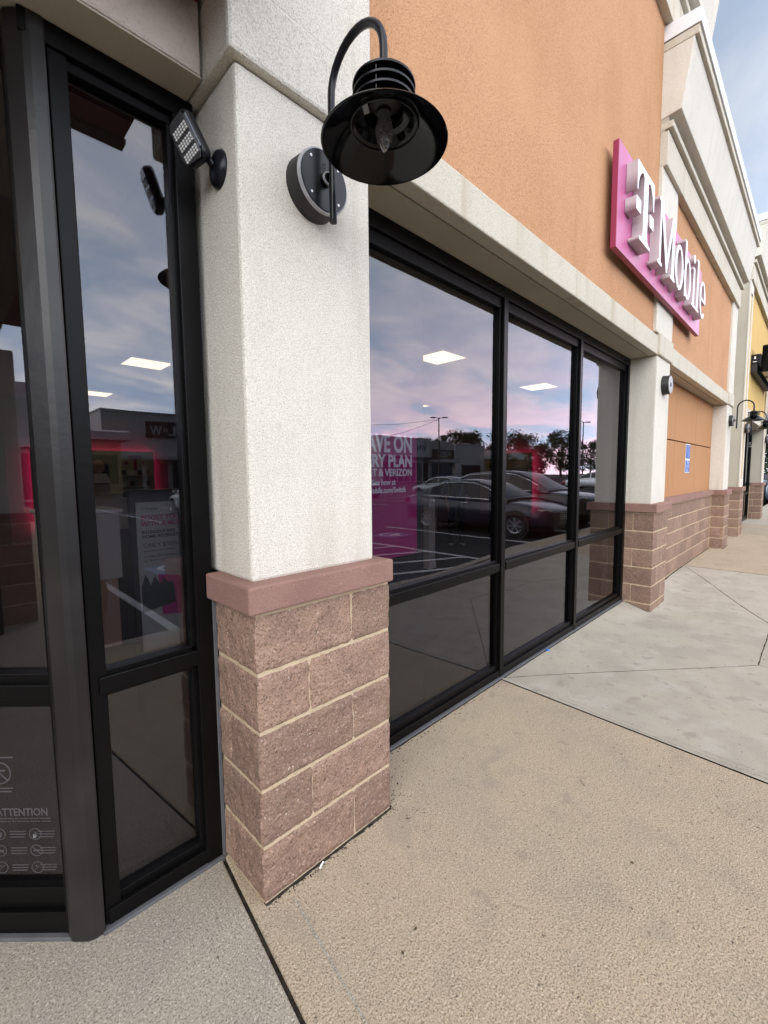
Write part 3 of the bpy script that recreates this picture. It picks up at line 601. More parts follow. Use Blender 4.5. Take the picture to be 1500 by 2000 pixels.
# ------------------------------------------------------------------ the yellow neighbour
nb = thing('neighbour_shop', 'yellow stucco shop beyond the orange one, at the far end', 'building', (0, 0, 0))
MB().box(12.4, 17.48, 0.06, 10.0, 2.95, 6.7).build('upper_wall', 'stucco_yellow', nb)
MB().box(17.3, 17.48, 0.5, 10.0, -0.1, 2.95).build('end_wall', 'stucco_tan', nb)
MB().box(10.0, 12.2, 0.70, 0.9, -0.1, 6.4).build('link_wall', 'stucco_tan', nb)
MB().box(12.45, 16.92, 0.03, 0.45, 2.72, 2.95).build('beam', 'stucco_trim', nb, 0.006)
for x in (11.87, 16.90):
    mo = MB().box(x - 0.0005, x + 0.6105, -0.0005, 0.8, -0.2, 5 * CUR + 0.012).build('column_base', 'mortar', nb)
    for b in bl2[:13]:
        o = bpy.data.objects.new('block', b.data); C.objects.link(o); o.parent = mo; o.location = (x, 0, 0)
    MB().box(x + 0.006, x + 0.60, 0.212, 0.80, -0.1, 5 * CUR).build('column_return', 'block', nb)
    cap(nb, x)
    zt = 5.7 if x < 13 else 5.7
    MB().box(x + 0.02, x + 0.58, 0.045, 0.8, ZC - 0.004, zt).build('column_shaft', 'stucco_tan', nb, 0.005)
    for a, b in ((0.008, 0.15), (0.43, 0.57)): MB().box(x + a, x + b, 0.02, 0.0448, ZC + 0.18, zt - 0.01).build('column_strip', 'stucco', nb, 0.004)
    for za, zb in ((ZC - 0.003, ZC + 0.18), (zt - 0.35, zt)): MB().box(x + 0.006, x + 0.572, 0.018, 0.0446, za, zb).build('column_strip', 'stucco', nb, 0.004)
    MB().box(x + 0.16, x + 0.42, 0.038, 0.0447, ZC + 0.19, zt - 0.36).build('column_inset', 'stucco_yellow', nb)
cornice(11.87, 17.4, 1.03, nb)
cornice(14.6, 17.4, 1.95, nb)
MB().box(14.6, 17.48, 0.06, 10.0, 6.701, 7.7).build('upper_wall', 'stucco_tan', nb)
wn = MB().box(12.46, 16.92, 0.30, 0.40, 2.62, 2.72).build('shop_window', 'bronze', nb)
for x in (12.47, 13.5, 14.6, 15.75, 16.84): bar(wn, 'mullion', x, x + 0.07, 0.30, 0.40, 0.0, 2.62)
bar(wn, 'transom', 12.5, 16.85, 0.305, 0.395, 0.78, 0.85); bar(wn, 'sill', 12.5, 16.85, 0.305, 0.395, 0.0, 0.11)
for a, b in ((12.54, 13.5), (13.57, 14.6), (14.67, 15.75), (15.82, 16.84)):
    for za, zb in ((0.11, 0.78), (0.85, 2.62)): MB().box(a, b, 0.34, 0.346, za, zb).build('pane', 'glass', wn)
MB().box(12.5, 16.9, 3.0, 3.1, 0, 2.9).build('inner_wall', 'partition', nb)
# black raceway sign on the yellow wall
rs = thing('raceway_sign', 'black box sign on the yellow wall above the far lamps', 'shop sign', (14.5, 0.05, 3.9))
o = MB().box(13.0, 16.6, -0.125, 0.058, 3.99, 4.21).build('raceway', 'black_satin', rs, 0.008); shift(o, rs.location)
o = MB().box(13.0, 16.6, -0.060, 0.05, 3.80, 3.989).build('raceway_tray', 'black_rough', rs, 0.01); shift(o, rs.location)
for i in range(4):
    o = MB().box(13.12 + i * 0.9, 13.86 + i * 0.9, -0.33, -0.127, 3.80, 4.42).build('letter_can', 'black_paint', rs, 0.02); shift(o, rs.location)
o = MB().box(12.9975, 12.9995, -0.03, 0.0, 4.10, 4.16).build('maker_label', 'white_plain', rs); shift(o, rs.location)
o = MB().box(12.9975, 12.9995, -0.05, 0.02, 4.03, 4.045).build('maker_label', 'white_plain', rs); shift(o, rs.location)
# small spotlight on the side of the far column
sl = thing('spotlight', 'small grey spotlight on the side of the farthest column', 'spotlight', (16.9, 0.35, 2.23))
MB().lathe([(0.07, 0), (0.07, 0.03), (0.03, 0.04)], 14, Matrix.Rotation(R(-90), 4, 'Y') , close=True).build('mount', 'stucco_tan', sl, smooth=40)
MB().lathe([(0.03, 0.0), (0.075, 0.10), (0.07, 0.105), (0.04, 0.03)], 14, Matrix.Translation((-0.07, -0.01, 0)) @ Matrix.Rotation(R(-60), 4, 'Y')).build('lamp_head', 'mall_grey', sl, smooth=40)

# ------------------------------------------------------------------ gooseneck wall lamps
def ring_y(r0_, r1_, y0, y1, n=28):  # solid disc / drum along -Y
    return MB().lathe([(0.0005, -y0), (r0_, -y0), (r1_, -y1), (0.0005, -y1)], n, Matrix.Rotation(R(90), 4, 'X'))
def make_lamp(label, full=True, plate='black_satin'):
    t = thing('wall_lamp', label, 'wall lamp', (0, 0, 0))
    # canister tapers out slightly towards the wall
    MB().lathe([(0.0005, 0.0), (0.105, 0.0), (0.104, 0.010), (0.100, 0.066), (0.097, 0.070), (0.0005, 0.0702)], 36, Matrix.Rotation(R(90), 4, 'X')).build('canister', 'black_rough', t, smooth=35)
    MB().lathe([(0.094, 0.0701), (0.100, 0.0704), (0.1005, 0.0665), (0.1022, 0.060)], 36, Matrix.Rotation(R(90), 4, 'X')).build('seal_bead', 'silicone' if full else 'black_rough', t, smooth=60)
    MB().lathe([(0.0005, 0.0700), (0.0945, 0.0703), (0.094, 0.0742), (0.0005, 0.0745)], 36, Matrix.Rotation(R(90), 4, 'X')).build('cover_plate', plate, t, smooth=35)
    for a in (45, 135, 225, 315):
        MB().lathe([(0.0005, 0.0746), (0.0045, 0.0746), (0.004, 0.0765), (0.0016, 0.0766), (0.0014, 0.075)], 12, Matrix.Translation((0.079 * math.cos(R(a)), 0, 0.079 * math.sin(R(a)))) @ Matrix.Rotation(R(90), 4, 'X')).build('screw', 'steel', t, smooth=30)
    if not full:
        MB().lathe([(0.0005, 0.0745), (0.022, 0.0746), (0.020, 0.083), (0.0005, 0.0832)], 18, Matrix.Rotation(R(90), 4, 'X')).build('knuckle', 'black_paint', t, smooth=35)
        return t
    for nm, bd, x, z in (('embossed_letter', 'S', -0.010, 0.030), ('embossed_letter', 'L', 0.018, -0.045)):
        text(nm, bd, 'black_paint', t, front(x, -0.0752, z), 0.036, extrude=0.0006)
    MB().lathe([(0.0005, 0.074), (0.022, 0.074), (0.021, 0.084), (0.013, 0.086), (0.013, 0.100), (0.0005, 0.101)], 20, Matrix.Rotation(R(90), 4, 'X')).build('knuckle', 'black_paint', t, smooth=35)
    MB().lathe([(0.018, 0.0875), (0.020, 0.0878), (0.020, 0.094), (0.0165, 0.0945)], 20, Matrix.Rotation(R(90), 4, 'X')).build('washer', 'silicone', t, smooth=35)
    yt, rr_ = -0.115, 0.012; zc_ = 0.236; ra = 0.12
    pts = [(0, yt, -0.145), (0, yt, -0.14)] + [(0, yt, -0.13 + i * 0.05) for i in range(8)]
    pts += [(0, yt - ra + ra * math.cos(a), zc_ + ra * math.sin(a)) for a in [R(d) for d in range(0, 181, 12)]]
    ys = yt - 2 * ra
    pts += [(0, ys, 0.19), (0, ys, 0.158)]
    MB().tube(pts, rr_, 14).build('arm', 'black_satin', t, smooth=50)
    MB().lathe([(0.011, -0.146), (0.0118, -0.150), (0.006, -0.153), (0.0005, -0.1535)], 14, Matrix.Translation((0, yt, 0))).build('end_plug', 'black_rough', t, smooth=50)
    T = Matrix.Translation((0, ys, 0))
    MB().lathe([(0.0005, 0.165), (0.016, 0.164), (0.017, 0.155), (0.045, 0.148), (0.058, 0.132), (0.062, 0.118), (0.060, 0.116), (0.0005, 0.116)], 30, T).build('dome', 'black_satin', t, smooth=40)
    for z in (0.128, 0.103, 0.078):
        MB().lathe([(0.056, z), (0.0905, z + 0.001), (0.0915, z - 0.002), (0.0905, z - 0.005), (0.056, z - 0.004), (0.056, z)], 36, T).build('louvre_ring', 'black_satin', t, smooth=40)
    for a in (30, 120, 210, 300):
        p = Vector((0.083 * math.cos(R(a)), ys + 0.083 * math.sin(R(a)), 0)); MB().tube([p + Vector((0, 0, 0.06)), p + Vector((0, 0, 0.131))], 0.0032, 8).build('louvre_rod', 'black_paint', t, smooth=50)
    MB().lathe([(0.058, 0.118), (0.055, 0.09), (0.056, 0.055)], 30, T).build('neck', 'black_paint', t, smooth=50)
    # flared shade: outside, rolled rim, inside, inner collar
    MB().lathe([(0.055, 0.060), (0.082, 0.052), (0.10, 0.035), (0.176, -0.018), (0.1825, -0.0215), (0.184, -0.0245), (0.1825, -0.0265), (0.179, -0.026), (0.100, 0.026), (0.088, 0.030), (0.085, 0.034), (0.075, 0.048), (0.058, 0.052)], 56, T).build('shade', 'black_paint', t, smooth=40)
    MB().lathe([(0.095, 0.0205), (0.0975, 0.0205), (0.0975, 0.0265), (0.095, 0.0265), (0.095, 0.0205)], 40, T).build('retaining_ring', 'black_rough', t, smooth=40)
    MB().lathe([(0.0005, 0.056), (0.020, 0.056), (0.022, 0.066), (0.052, 0.086), (0.0005, 0.09)], 24, T).build('lamp_holder', 'black_rough', t, smooth=40)
    b = MB().lathe([(0.015, 0.062), (0.018, 0.045), (0.025, 0.020), (0.026, 0.003), (0.021, -0.018), (0.011, -0.036), (0.005, -0.045), (0.0005, -0.0465)], 20, T).build('bulb', 'bulb_glass', t, smooth=60)
    MB().tube([(-0.004, ys, 0.055), (-0.006, ys, 0.015), (-0.003, ys, 0.004), (0.003, ys, 0.004), (0.006, ys, 0.016), (0.004, ys, 0.055)], 0.0007, 6).build('filament', 'silicone', b)
    MB().box(-0.020, 0.020, -0.008, 0.008, -0.0004, 0.0004).build('warning_label', 'label_grey', t, M4=Matrix.Translation((-0.088, ys - 0.012, 0.0265)) @ Matrix.Rotation(R(25), 4, 'Z') @ Matrix.Rotation(R(33), 4, 'Y'))
    return t
def thin_glass(name):
    m = bpy.data.materials.new(name); m.use_nodes = True; t = m.node_tree
    for n in list(t.nodes): t.nodes.remove(n)
    o = nd(t, 'ShaderNodeOutputMaterial'); mx = nd(t, 'ShaderNodeMixShader'); tr = nd(t, 'ShaderNodeBsdfTransparent'); gl = nd(t, 'ShaderNodeBsdfGlossy'); gl.inputs['Roughness'].default_value = 0.05
    tr.inputs[0].default_value = (0.9, 0.9, 0.9, 1); lw = nd(t, 'ShaderNodeLayerWeight'); lw.inputs[0].default_value = 0.35
    t.links.new(mth('ADD', mth('MULTIPLY', lw.outputs['Facing'], 0.7, t), 0.14, t), mx.inputs[0]); t.links.new(tr.outputs[0], mx.inputs[1]); t.links.new(gl.outputs[0], mx.inputs[2]); df = nd(t, 'ShaderNodeBsdfTranslucent'); df.inputs[0].default_value = (0.75, 0.75, 0.75, 1); d2 = nd(t, 'ShaderNodeBsdfDiffuse'); d2.inputs[0].default_value = (0.5, 0.5, 0.5, 1); ad_ = nd(t, 'ShaderNodeMixShader'); t.links.new(df.outputs[0], ad_.inputs[1]); t.links.new(d2.outputs[0], ad_.inputs[2]); m2 = nd(t, 'ShaderNodeMixShader'); m2.inputs[0].default_value = 0.16; t.links.new(mx.outputs[0], m2.inputs[1]); t.links.new(ad_.outputs[0], m2.inputs[2]); t.links.new(m2.outputs[0], o.inputs[0]); MAT[name] = m
thin_glass('bulb_glass')
ZL = 2.440
lamp = make_lamp('black gooseneck wall lamp with a flared shade on the nearest white column'); lamp.location = (0.284, 0.030, ZL + 0.014); lamp['group'] = 'gooseneck lamps along the shop fronts'
for x, lb in ((9.97, 'black gooseneck wall lamp on the white column right of the blue sign'), (12.15, 'black gooseneck wall lamp on the first column of the yellow shop'), (17.18, 'black gooseneck wall lamp on the farthest column, cut by the picture edge')):
    l = copy_tree(lamp); l.location = (x, 0.030 if x < 11 else 0.012, ZL - 0.01); l['label'] = lb; l['category'] = 'wall lamp'; l['group'] = 'gooseneck lamps along the shop fronts'
can = make_lamp('bare black lamp canister without an arm, on the second white column', False, 'silicone'); can.location = (5.055, 0.030, ZL - 0.01)

# ------------------------------------------------------------------ solar flood light on the side of the corner column
fl = thing('flood_light', 'small black solar flood light on the side of the nearest column', 'flood light', (0.008, 0.147, 2.452))
MB().lathe([(0.0005, 0.0), (0.057, 0.0), (0.058, 0.004), (0.050, 0.016), (0.030, 0.024), (0.016, 0.027), (0.0005, 0.0275)], 32, Matrix.Rotation(R(-90), 4, 'Y') @ Matrix.Scale(0.9, 4, (0, 1, 0))).build('mount_plate', 'black_satin', fl, smooth=50)
MB().tube([(-0.022, 0, 0.004), (-0.036, 0.002, 0.014), (-0.048, 0.006, 0.024)], [0.013, 0.010, 0.010], 12).build('stub', 'black_satin', fl, smooth=50)
MB().lathe([(0.0005, -0.011), (0.016, -0.011), (0.017, -0.008), (0.017, 0.008), (0.016, 0.011), (0.0005, 0.011)], 20, Matrix.Translation((-0.053, 0.007, 0.030)) @ Matrix.Rotation(R(90), 4, 'X')).build('hinge', 'black_satin', fl, smooth=40)
MB().lathe([(0.0005, 0.0), (0.006, 0.0), (0.005, 0.003), (0.0005, 0.0034)], 12, Matrix.Translation((-0.053, -0.0045, 0.030)) @ Matrix.Rotation(R(90), 4, 'X')).build('hinge_screw', 'steel', fl, smooth=40)
nf = Vector((-0.90, -0.25, -0.36)).normalized(); up = Vector((-0.16, 0.24, 1)); wx = up.cross(nf).normalized(); ux = nf.cross(wx).normalized()
HM = Matrix(((wx.x, ux.x, nf.x, -0.090), (wx.y, ux.y, nf.y, 0.014), (wx.z, ux.z, nf.z, 0.052), (0, 0, 0, 1))) @ Matrix.Scale(0.9, 4)
prof = [(-0.044, -0.066), (0.036, -0.080), (0.050, -0.066), (0.050, 0.058), (0.036, 0.076), (-0.036, 0.076), (-0.052, 0.058), (-0.055, -0.05)]
MB().prism(prof, lambda a, b, t: (a, b, t), -0.024, 0.012).build('head', 'black_satin', fl, 0.013, M4=HM, seg=4)
MB().prism([(a * 0.86 - 0.004, b * 0.90) for a, b in prof], lambda a, b, t: (a, b, t), 0.0125, 0.016).build('lens', 'lens', fl, 0.002, M4=HM)
for r_ in range(3):
    for q in range(6):
        for s_ in range(3):
            x = -0.034 + q * 0.0125; y = 0.036 - r_ * 0.036 - s_ * 0.0085
            MB().box(x - 0.0036, x + 0.0036, y - 0.0026, y + 0.0026, 0.0161, 0.0195).build('led_chip', 'led', fl, M4=HM)
MB().box(0.040, 0.049, -0.05, 0.052, 0.0125, 0.0165).build('solar_strip', 'solar', fl, 0.002, M4=HM)

# ------------------------------------------------------------------ the pink shop sign
sg = thing('shop_sign', 'pink panel sign with raised white letters on the orange wall', 'shop sign', (4.78, 0.05, 3.23))
def to_sign(o): shift(o, sg.location); return o
to_sign(MB().box(3.15, 6.40, -0.042, 0.004, 3.232, 4.028).build('backing_panel', ['magenta_panel', 'magenta_side'], sg, 0.004))
bp_ = [o for o in sg.children][0].data
for p in bp_.polygons: p.material_index = 0 if p.normal.y < -0.5 else 1
for x in (3.5, 4.4, 5.3, 6.1):
    to_sign(MB().box(x, x + 0.06, 0.004, 0.054, 3.5, 3.75).build('standoff', 'magenta_side', sg))
def arc(cx, cz, rx, rz, a0, a1, n=20): return [(cx + rx * math.cos(R(a0 + (a1 - a0) * i / n)), cz + rz * math.sin(R(a0 + (a1 - a0) * i / n))) for i in range(n + 1)]
def letter(loops_list):
    m_all = None
    bm = bmesh.new()
    for k, loops in enumerate(loops_list):
        cu = bpy.data.curves.new('glyph', 'CURVE'); cu.dimensions = '2D'; cu.fill_mode = 'BOTH'; cu.extrude = 0.0415 - 0.0008 * k
        for lp in loops:
            s = cu.splines.new('POLY'); s.points.add(len(lp) - 1); s.use_cyclic_u = True
            for pt, (a, b) in zip(s.points, lp): pt.co = (a, b, 0, 1)
        ob = bpy.data.objects.new('g', cu); C.objects.link(ob); dg = bpy.context.evaluated_depsgraph_get()
        me = bpy.data.meshes.new_from_object(ob.evaluated_get(dg)); bpy.data.objects.remove(ob); bm.from_mesh(me)
    me = bpy.data.meshes.new('letter'); bm.to_mesh(me); bm.free()
    me.transform(Matrix.Translation((0, -0.086, 0)) @ Matrix.Rotation(R(90), 4, 'X'))
    me.materials.clear(); me.materials.append(MAT['letter_white']); me.materials.append(MAT['letter_side'])
    for p in me.polygons: p.material_index = 0 if p.normal.y < -0.7 else 1
    o = bpy.data.objects.new('letter', me); C.objects.link(o); o.parent = sg; shift(o, sg.location)
    return o
zb, zt = 3.355, 3.925
T_ = [(3.334, zt), (3.334, 3.705), (3.356, 3.705)] + arc(3.515, 3.705, -0.158, 0.178, 0, 78, 8) + [(3.515, 3.86), (3.515, 3.44)] + [(3.500, 3.405), (3.46, 3.385), (3.42, 3.382), (3.42, zb), (3.73, zb), (3.73, 3.382), (3.69, 3.385), (3.65, 3.405), (3.635, 3.44), (3.635, 3.86)] + arc(3.635, 3.705, 0.156, 0.178, 78, 0, 8) + [(3.791, 3.705), (3.813, 3.705), (3.813, zt)]
letter([[T_]])
for a, b in ((3.322, 3.447), (3.70, 3.816)): letter([[[(a, 3.55), (b, 3.55), (b, 3.652), (a, 3.652)]]])
letter([[[(3.99, 3.925), (4.125, 3.925), (4.305, 3.50), (4.475, 3.925), (4.615, 3.925), (4.615, 3.897), (4.58, 3.887), (4.58, 3.393), (4.62, 3.383), (4.62, zb), (4.44, zb), (4.44, 3.383), (4.485, 3.393), (4.485, 3.78), (4.312, zb), (4.282, zb), (4.082, 3.81), (4.082, 3.393), (4.13, 3.383), (4.13, zb), (3.98, zb), (3.98, 3.383), (4.03, 3.393), (4.03, 3.887), (3.99, 3.897)]]])
letter([[arc(4.805, 3.562, 0.175, 0.218, 0, 360, 40)[:-1], arc(4.805, 3.562, 0.103, 0.180, 0, 360, 32)[:-1]]])
letter([[[(5.03, 3.925), (5.115, 3.925), (5.115, 3.37), (5.09, zb), (5.045, zb), (5.045, 3.89), (5.03, 3.89)]], [arc(5.20, 3.562, 0.160, 0.214, 0, 360, 40)[:-1], arc(5.20, 3.562, 0.092, 0.178, 0, 360, 32)[:-1]]])
letter([[[(5.46, 3.777), (5.555, 3.777), (5.555, 3.385), (5.605, 3.38), (5.605, zb), (5.43, zb), (5.43, 3.38), (5.48, 3.385), (5.48, 3.745), (5.46, 3.745)]], [arc(5.515, 3.875, 0.046, 0.046, 0, 360, 20)[:-1]]])
letter([[[(5.665, 3.925), (5.760, 3.925), (5.760, 3.385), (5.81, 3.38), (5.81, zb), (5.635, zb), (5.635, 3.38), (5.685, 3.385), (5.685, 3.893), (5.665, 3.893)]]])
letter([[arc(6.035, 3.562, 0.168, 0.216, -2, 318, 40) + arc(6.035, 3.562, 0.100, 0.182, 312, 6, 34)], [[(5.92, 3.545), (6.20, 3.545), (6.20, 3.578), (5.92, 3.578)]]])

# ------------------------------------------------------------------ blue accessible parking sign on the orange panels
ad = thing('accessible_sign', 'narrow blue accessible parking sign on the orange panel', 'sign', (7.66, 0.25, 1.46))
def ta(o): shift(o, ad.location); return o
ta(MB().box(7.506, 7.819, 0.243, 0.2485, 1.455, 1.905).build('sign_border', 'white_plain', ad, 0.004))
ta(MB().box(7.515, 7.81, 0.2415, 0.243, 1.675, 1.893).build('sign_face', 'sign_blue', ad)); ta(MB().box(7.515, 7.81, 0.2415, 0.243, 1.468, 1.650).build('sign_face', 'sign_blue', ad))
m = MB(); m.tube([(7.66 + 0.05 * math.cos(R(d)), 0.241, 1.75 + 0.045 * math.sin(R(d))) for d in range(150, 391, 20)], 0.006, 6); m.tube([(7.64, 0.241, 1.835), (7.65, 0.241, 1.77), (7.70, 0.241, 1.765), (7.72, 0.241, 1.71)], 0.007, 6)
m.lathe([(0.0005, 0), (0.016, 0), (0.016, 0.002), (0.0005, 0.002)], 12, Matrix.Translation((7.638, 0.2412, 1.858)) @ Matrix.Rotation(R(90), 4, 'X'))
ta(m.build('wheelchair_symbol', 'sign_light', ad))
ta(MB().box(7.60, 7.73, 0.2395, 0.2415, 1.60, 1.64).build('printed_box', 'sign_light', ad))
for i, (z, a, b) in enumerate(((1.575, 7.54, 7.78), (1.548, 7.54, 7.76), (1.515, 7.56, 7.72), (1.488, 7.54, 7.72))): ta(MB().box(a, b, 0.2395, 0.2415, z - 0.007, z + 0.007).build('printed_line', 'sign_light', ad))

# ------------------------------------------------------------------ inside the shop
fo = tag(MB().prism([(-8.8, 0.52), (-5.1, 0.52), (-5.1, 0.39), (-4.24, 0.39), (-3.38, 1.27), (-1.31, 1.27), (-0.43, 0.39), (-0.02, 0.39), (-0.02, 0.43), (9.95, 0.43), (9.95, 14.0), (-8.8, 14.0)], lambda a, b, t: (a, b, t), -0.12, 0.002).build('shop_floor', 'carpet'), 'dark carpet inside the shop', None, None, 'structure')
ce = tag(MB().box(-8.8, 9.95, 0.42, 14.0, 3.305, 3.36).build('shop_ceiling', 'ceiling_tile'), 'tiled ceiling inside the shop', None, None, 'structure')
iw = tag(MB().box(-8.8, 9.95, 12.0, 12.1, 0.0, 3.3).build('inner_wall', 'wall_inside'), 'back wall inside the shop', None, None, 'structure')
box('inner_wall_lining', 9.80, 9.94, 0.45, 12.0, 0.0, 3.3, 'wall_inside', iw); box('inner_wall_lining', 4.775, 9.9, 0.46, 0.52, 0.0, 3.3, 'wall_inside', iw)
box('inner_wall_lining', 0.02, 0.60, 0.42, 0.50, 0.0, 3.3, 'partition', iw)
box('lintel_lining', -4.5, 9.9, 0.44, 0.50, 2.72, 3.3, 'wall_inside', iw)
pt = box('window_partition', 0.61, 1.332, 0.40, 0.46, 0.0, 3.3, 'partition'); tag(pt, 'dark partition just behind the glass beside the pink poster', 'partition')
descr = {}
for i in range(4):
    for j in range(3):
        x, y = (-1.85, 1.47, 4.65, 8.04)[i], (2.77, 6.24, 9.75)[j]
        pl = thing('ceiling_light', 'square lit ceiling panel, row %s from the window, file %s from the entrance' % (('one', 'two', 'three')[j], ('one', 'two', 'three', 'four')[i]), 'ceiling light', (x + 0.3, y + 0.3, 3.30), 0, 'lit ceiling panels')
        MB().box(-0.30, 0.30, -0.29, 0.29, -0.012, -0.004).build('diffuser', 'panel_light', pl)
        m = MB(); m.box(-0.315, 0.315, -0.31, -0.291, -0.016, 0.0); m.box(-0.315, 0.315, 0.291, 0.31, -0.016, 0.0); m.box(-0.315, -0.301, -0.291, 0.291, -0.016, 0); m.box(0.301, 0.315, -0.291, 0.291, -0.016, 0)
        m.build('frame', 'white_plain', pl)
# pink window poster
wp = thing('window_poster', 'pink sale poster with big white lettering inside the nearest wide window', 'poster', (0.9, 0.345, 1.02))
def tw(o): shift(o, wp.location); return o
tw(MB().box(0.62, 1.205, 0.345, 0.347, 1.02, 1.722).build('poster_sheet', 'poster_magenta', wp))
for bd, z, sz, wdt, xr, bld_ in (('SAVE ON', 1.590, 0.127, 0.385, 1.164, 0.004), ('EVERY PLAN', 1.512, 0.088, 0.43, 1.163, 0.003), ('VS AT&T & VERIZON', 1.463, 0.052, 0.47, 1.162, 0.0015)):
    tw(text('lettering', bd, 'poster_white', wp, front(xr, 0.3435, z), sz, wdt, 0.0004, bld_, 'RIGHT'))
tw(text('lettering', 'See how at', 'poster_white', wp, front(1.030, 0.3435, 1.416), 0.042, 0.175, 0.0004, 0.001, 'RIGHT'))
tw(text('lettering', 'T-Mobile.com/Switch', 'poster_white', wp, front(1.110, 0.3435, 1.374), 0.042, 0.315, 0.0004, 0.001, 'RIGHT'))
# framed poster stand behind the narrow window
fp = thing('poster_stand', 'framed home internet poster stand behind the narrow window', 'poster', (-0.05, 0.5, 0))
def tf(o): shift(o, fp.location); return o
tf(MB().box(-0.215, 0.17, 0.505, 0.53, 0.55, 1.42).build('stand_frame', 'black_rough', fp, 0.004)); tf(MB().box(-0.12, 0.08, 0.40 + .08, 0.62, 0.0, 0.03).build('stand_foot', 'black_rough', fp)); tf(MB().box(-0.04, 0.0, 0.515, 0.545, 0.03, 0.55).build('stand_post', 'black_rough', fp))
tf(MB().box(-0.195, 0.15, 0.501, 0.5048, 0.80, 1.375).build('poster_sheet', 'poster_paper', fp))
for bd, z, sz, x, mt, bo in (('T Mobile', 1.345, 0.016, -0.178, 'print_dark', 0), ('BOOST YOUR HOME WI-FI', 1.309, 0.024, -0.180, 'poster_magenta', 0.0006), ('WITH A MESH SYSTEM', 1.286, 0.024, -0.180, 'poster_magenta', 0.0006), ('INTRODUCING', 1.257, 0.017, -0.179, 'print_dark', 0.0004), ('HOME INTERNET PLUS', 1.240, 0.017, -0.179, 'print_dark', 0.0004), ('ONLY $50/mo.', 1.205, 0.023, -0.177, 'print_dark', 0), ('Includes 24/7 whole-tech support', 1.166, 0.013, -0.176, 'print_dark', 0), ('for Wi-Fi connected devices.', 1.150, 0.013, -0.176, 'print_dark', 0)):
    tf(text('lettering', bd, mt, fp, front(x, 0.5004, z), sz, None, 0.0002, bo))
tf(MB().box(-0.177, -0.06, 0.4998, 0.501, 1.190, 1.192).build('printed_rule', 'print_dark', fp))
tf(MB().prism([(-0.13, 1.10), (-0.06, 1.085), (0.02, 1.03), (0.15, 0.95), (0.15, 0.90), (-0.12, 0.94)], lambda a, b, t: (a, t, b), 0.4995, 0.501).build('printed_shape', 'poster_magenta', fp))
tf(MB().prism([(-0.19, 1.04)] + [(-0.19 + 0.016 * i, 1.06 + (0.05 if i % 2 else 0.0) * (1 - i / 9)) for i in range(8)] + [(-0.07, 0.98), (-0.19, 0.96)], lambda a, b, t: (a, t, b), 0.4992, 0.501).build('printed_trees', 'print_green', fp))
tf(MB().prism(arc(0.03, 1.0, 0.055, 0.05, 0, 360, 18)[:-1], lambda a, b, t: (a, t, b), 0.4990, 0.501).build('printed_shape', 'shop_face', fp))
# display wall with pink lit edges
dw = thing('display_wall', 'white phone display wall with pink lit edges at the back of the shop', 'display', (2.2, 10.95, 0))
def td(o): shift(o, dw.location); return o
td(MB().box(0.7, 3.19, 10.90, 10.98, 0.20, 2.108).build('display_board', 'fixture_white', dw, 0.004))
for a in ((0.72, 3.17, 11.0, 11.03, 2.05, 2.09), (3.13, 3.17, 11.0, 11.03, 0.3, 2.05), (0.72, 0.76, 11.0, 11.03, 0.3, 2.05)): td(MB().box(*a).build('light_strip', 'led_pink', dw))
td(MB().box(0.3, 3.6, 11.12, 11.2, 0.0, 2.9).build('board_back', 'wall_inside', dw)); td(MB().box(0.85, 1.2, 10.981, 11.12, 0.5, 0.6).build('bracket', 'fixture_white', dw))
td(MB().box(2.7, 3.0, 10.981, 11.12, 0.5, 0.6).build('bracket', 'fixture_white', dw))
td(text('logo', 'T', 'poster_magenta', dw, front(2.60, 10.895, 1.66), 0.48, 0.30, 0.004, 0.012))
for x in (2.55, 2.93): td(MB().box(x - 0.035, x + 0.035, 10.892, 10.899, 1.78, 1.86).build('logo', 'poster_magenta', dw))
ph_ = td(MB().box(1.15, 2.36, 10.88, 10.899, 1.31, 2.0).build('photo_panel', 'print_green', dw))
td(MB().prism(arc(1.95, 1.72, 0.13, 0.17, 0, 360, 16)[:-1], lambda a, b, t: (a, t, b), 10.872, 10.879).build('photo_shape', 'shop_face', dw)); td(MB().prism([(1.72, 1.33), (2.2, 1.33), (2.12, 1.56), (1.8, 1.56)], lambda a, b, t: (a, t, b), 10.873, 10.879).build('photo_shape', 'poster_white', dw))
for r_ in range(3):
    td(MB().box(2.38, 3.12, 10.80, 10.90, 1.50 - r_ * 0.27, 1.515 - r_ * 0.27).build('shelf', 'white_plain', dw))
    for q in range(4): td(MB().box(2.42 + q * 0.18, 2.52 + q * 0.18, 10.84, 10.86, 1.516 - r_ * 0.27, 1.64 - r_ * 0.27).build('boxed_phone', ('print_dark', 'white_plain', 'print_dark', 'shop_face')[(q + r_) % 4], dw))
# second lit display on the right wall
dr = thing('lit_display', 'pink edge lit display board on the far side wall inside', 'display', (9.7, 4.4, 0))
def tr_(o): shift(o, dr.location); return o
tr_(MB().box(9.55, 9.66, 3.82, 5.25, 0.4, 1.98).build('display_board', 'shop_face', dr))
for a in ((9.67, 9.70, 3.84, 3.88, 0.5, 1.95), (9.67, 9.70, 3.9, 5.18, 1.90, 1.94)): tr_(MB().box(*a).build('light_strip', 'led_pink', dr))
tr_(MB().box(9.661, 9.80, 4.2, 4.3, 1.0, 1.1).build('bracket', 'black_rough', dr)); tr_(MB().box(9.661, 9.80, 4.8, 4.9, 1.0, 1.1).build('bracket', 'black_rough', dr))
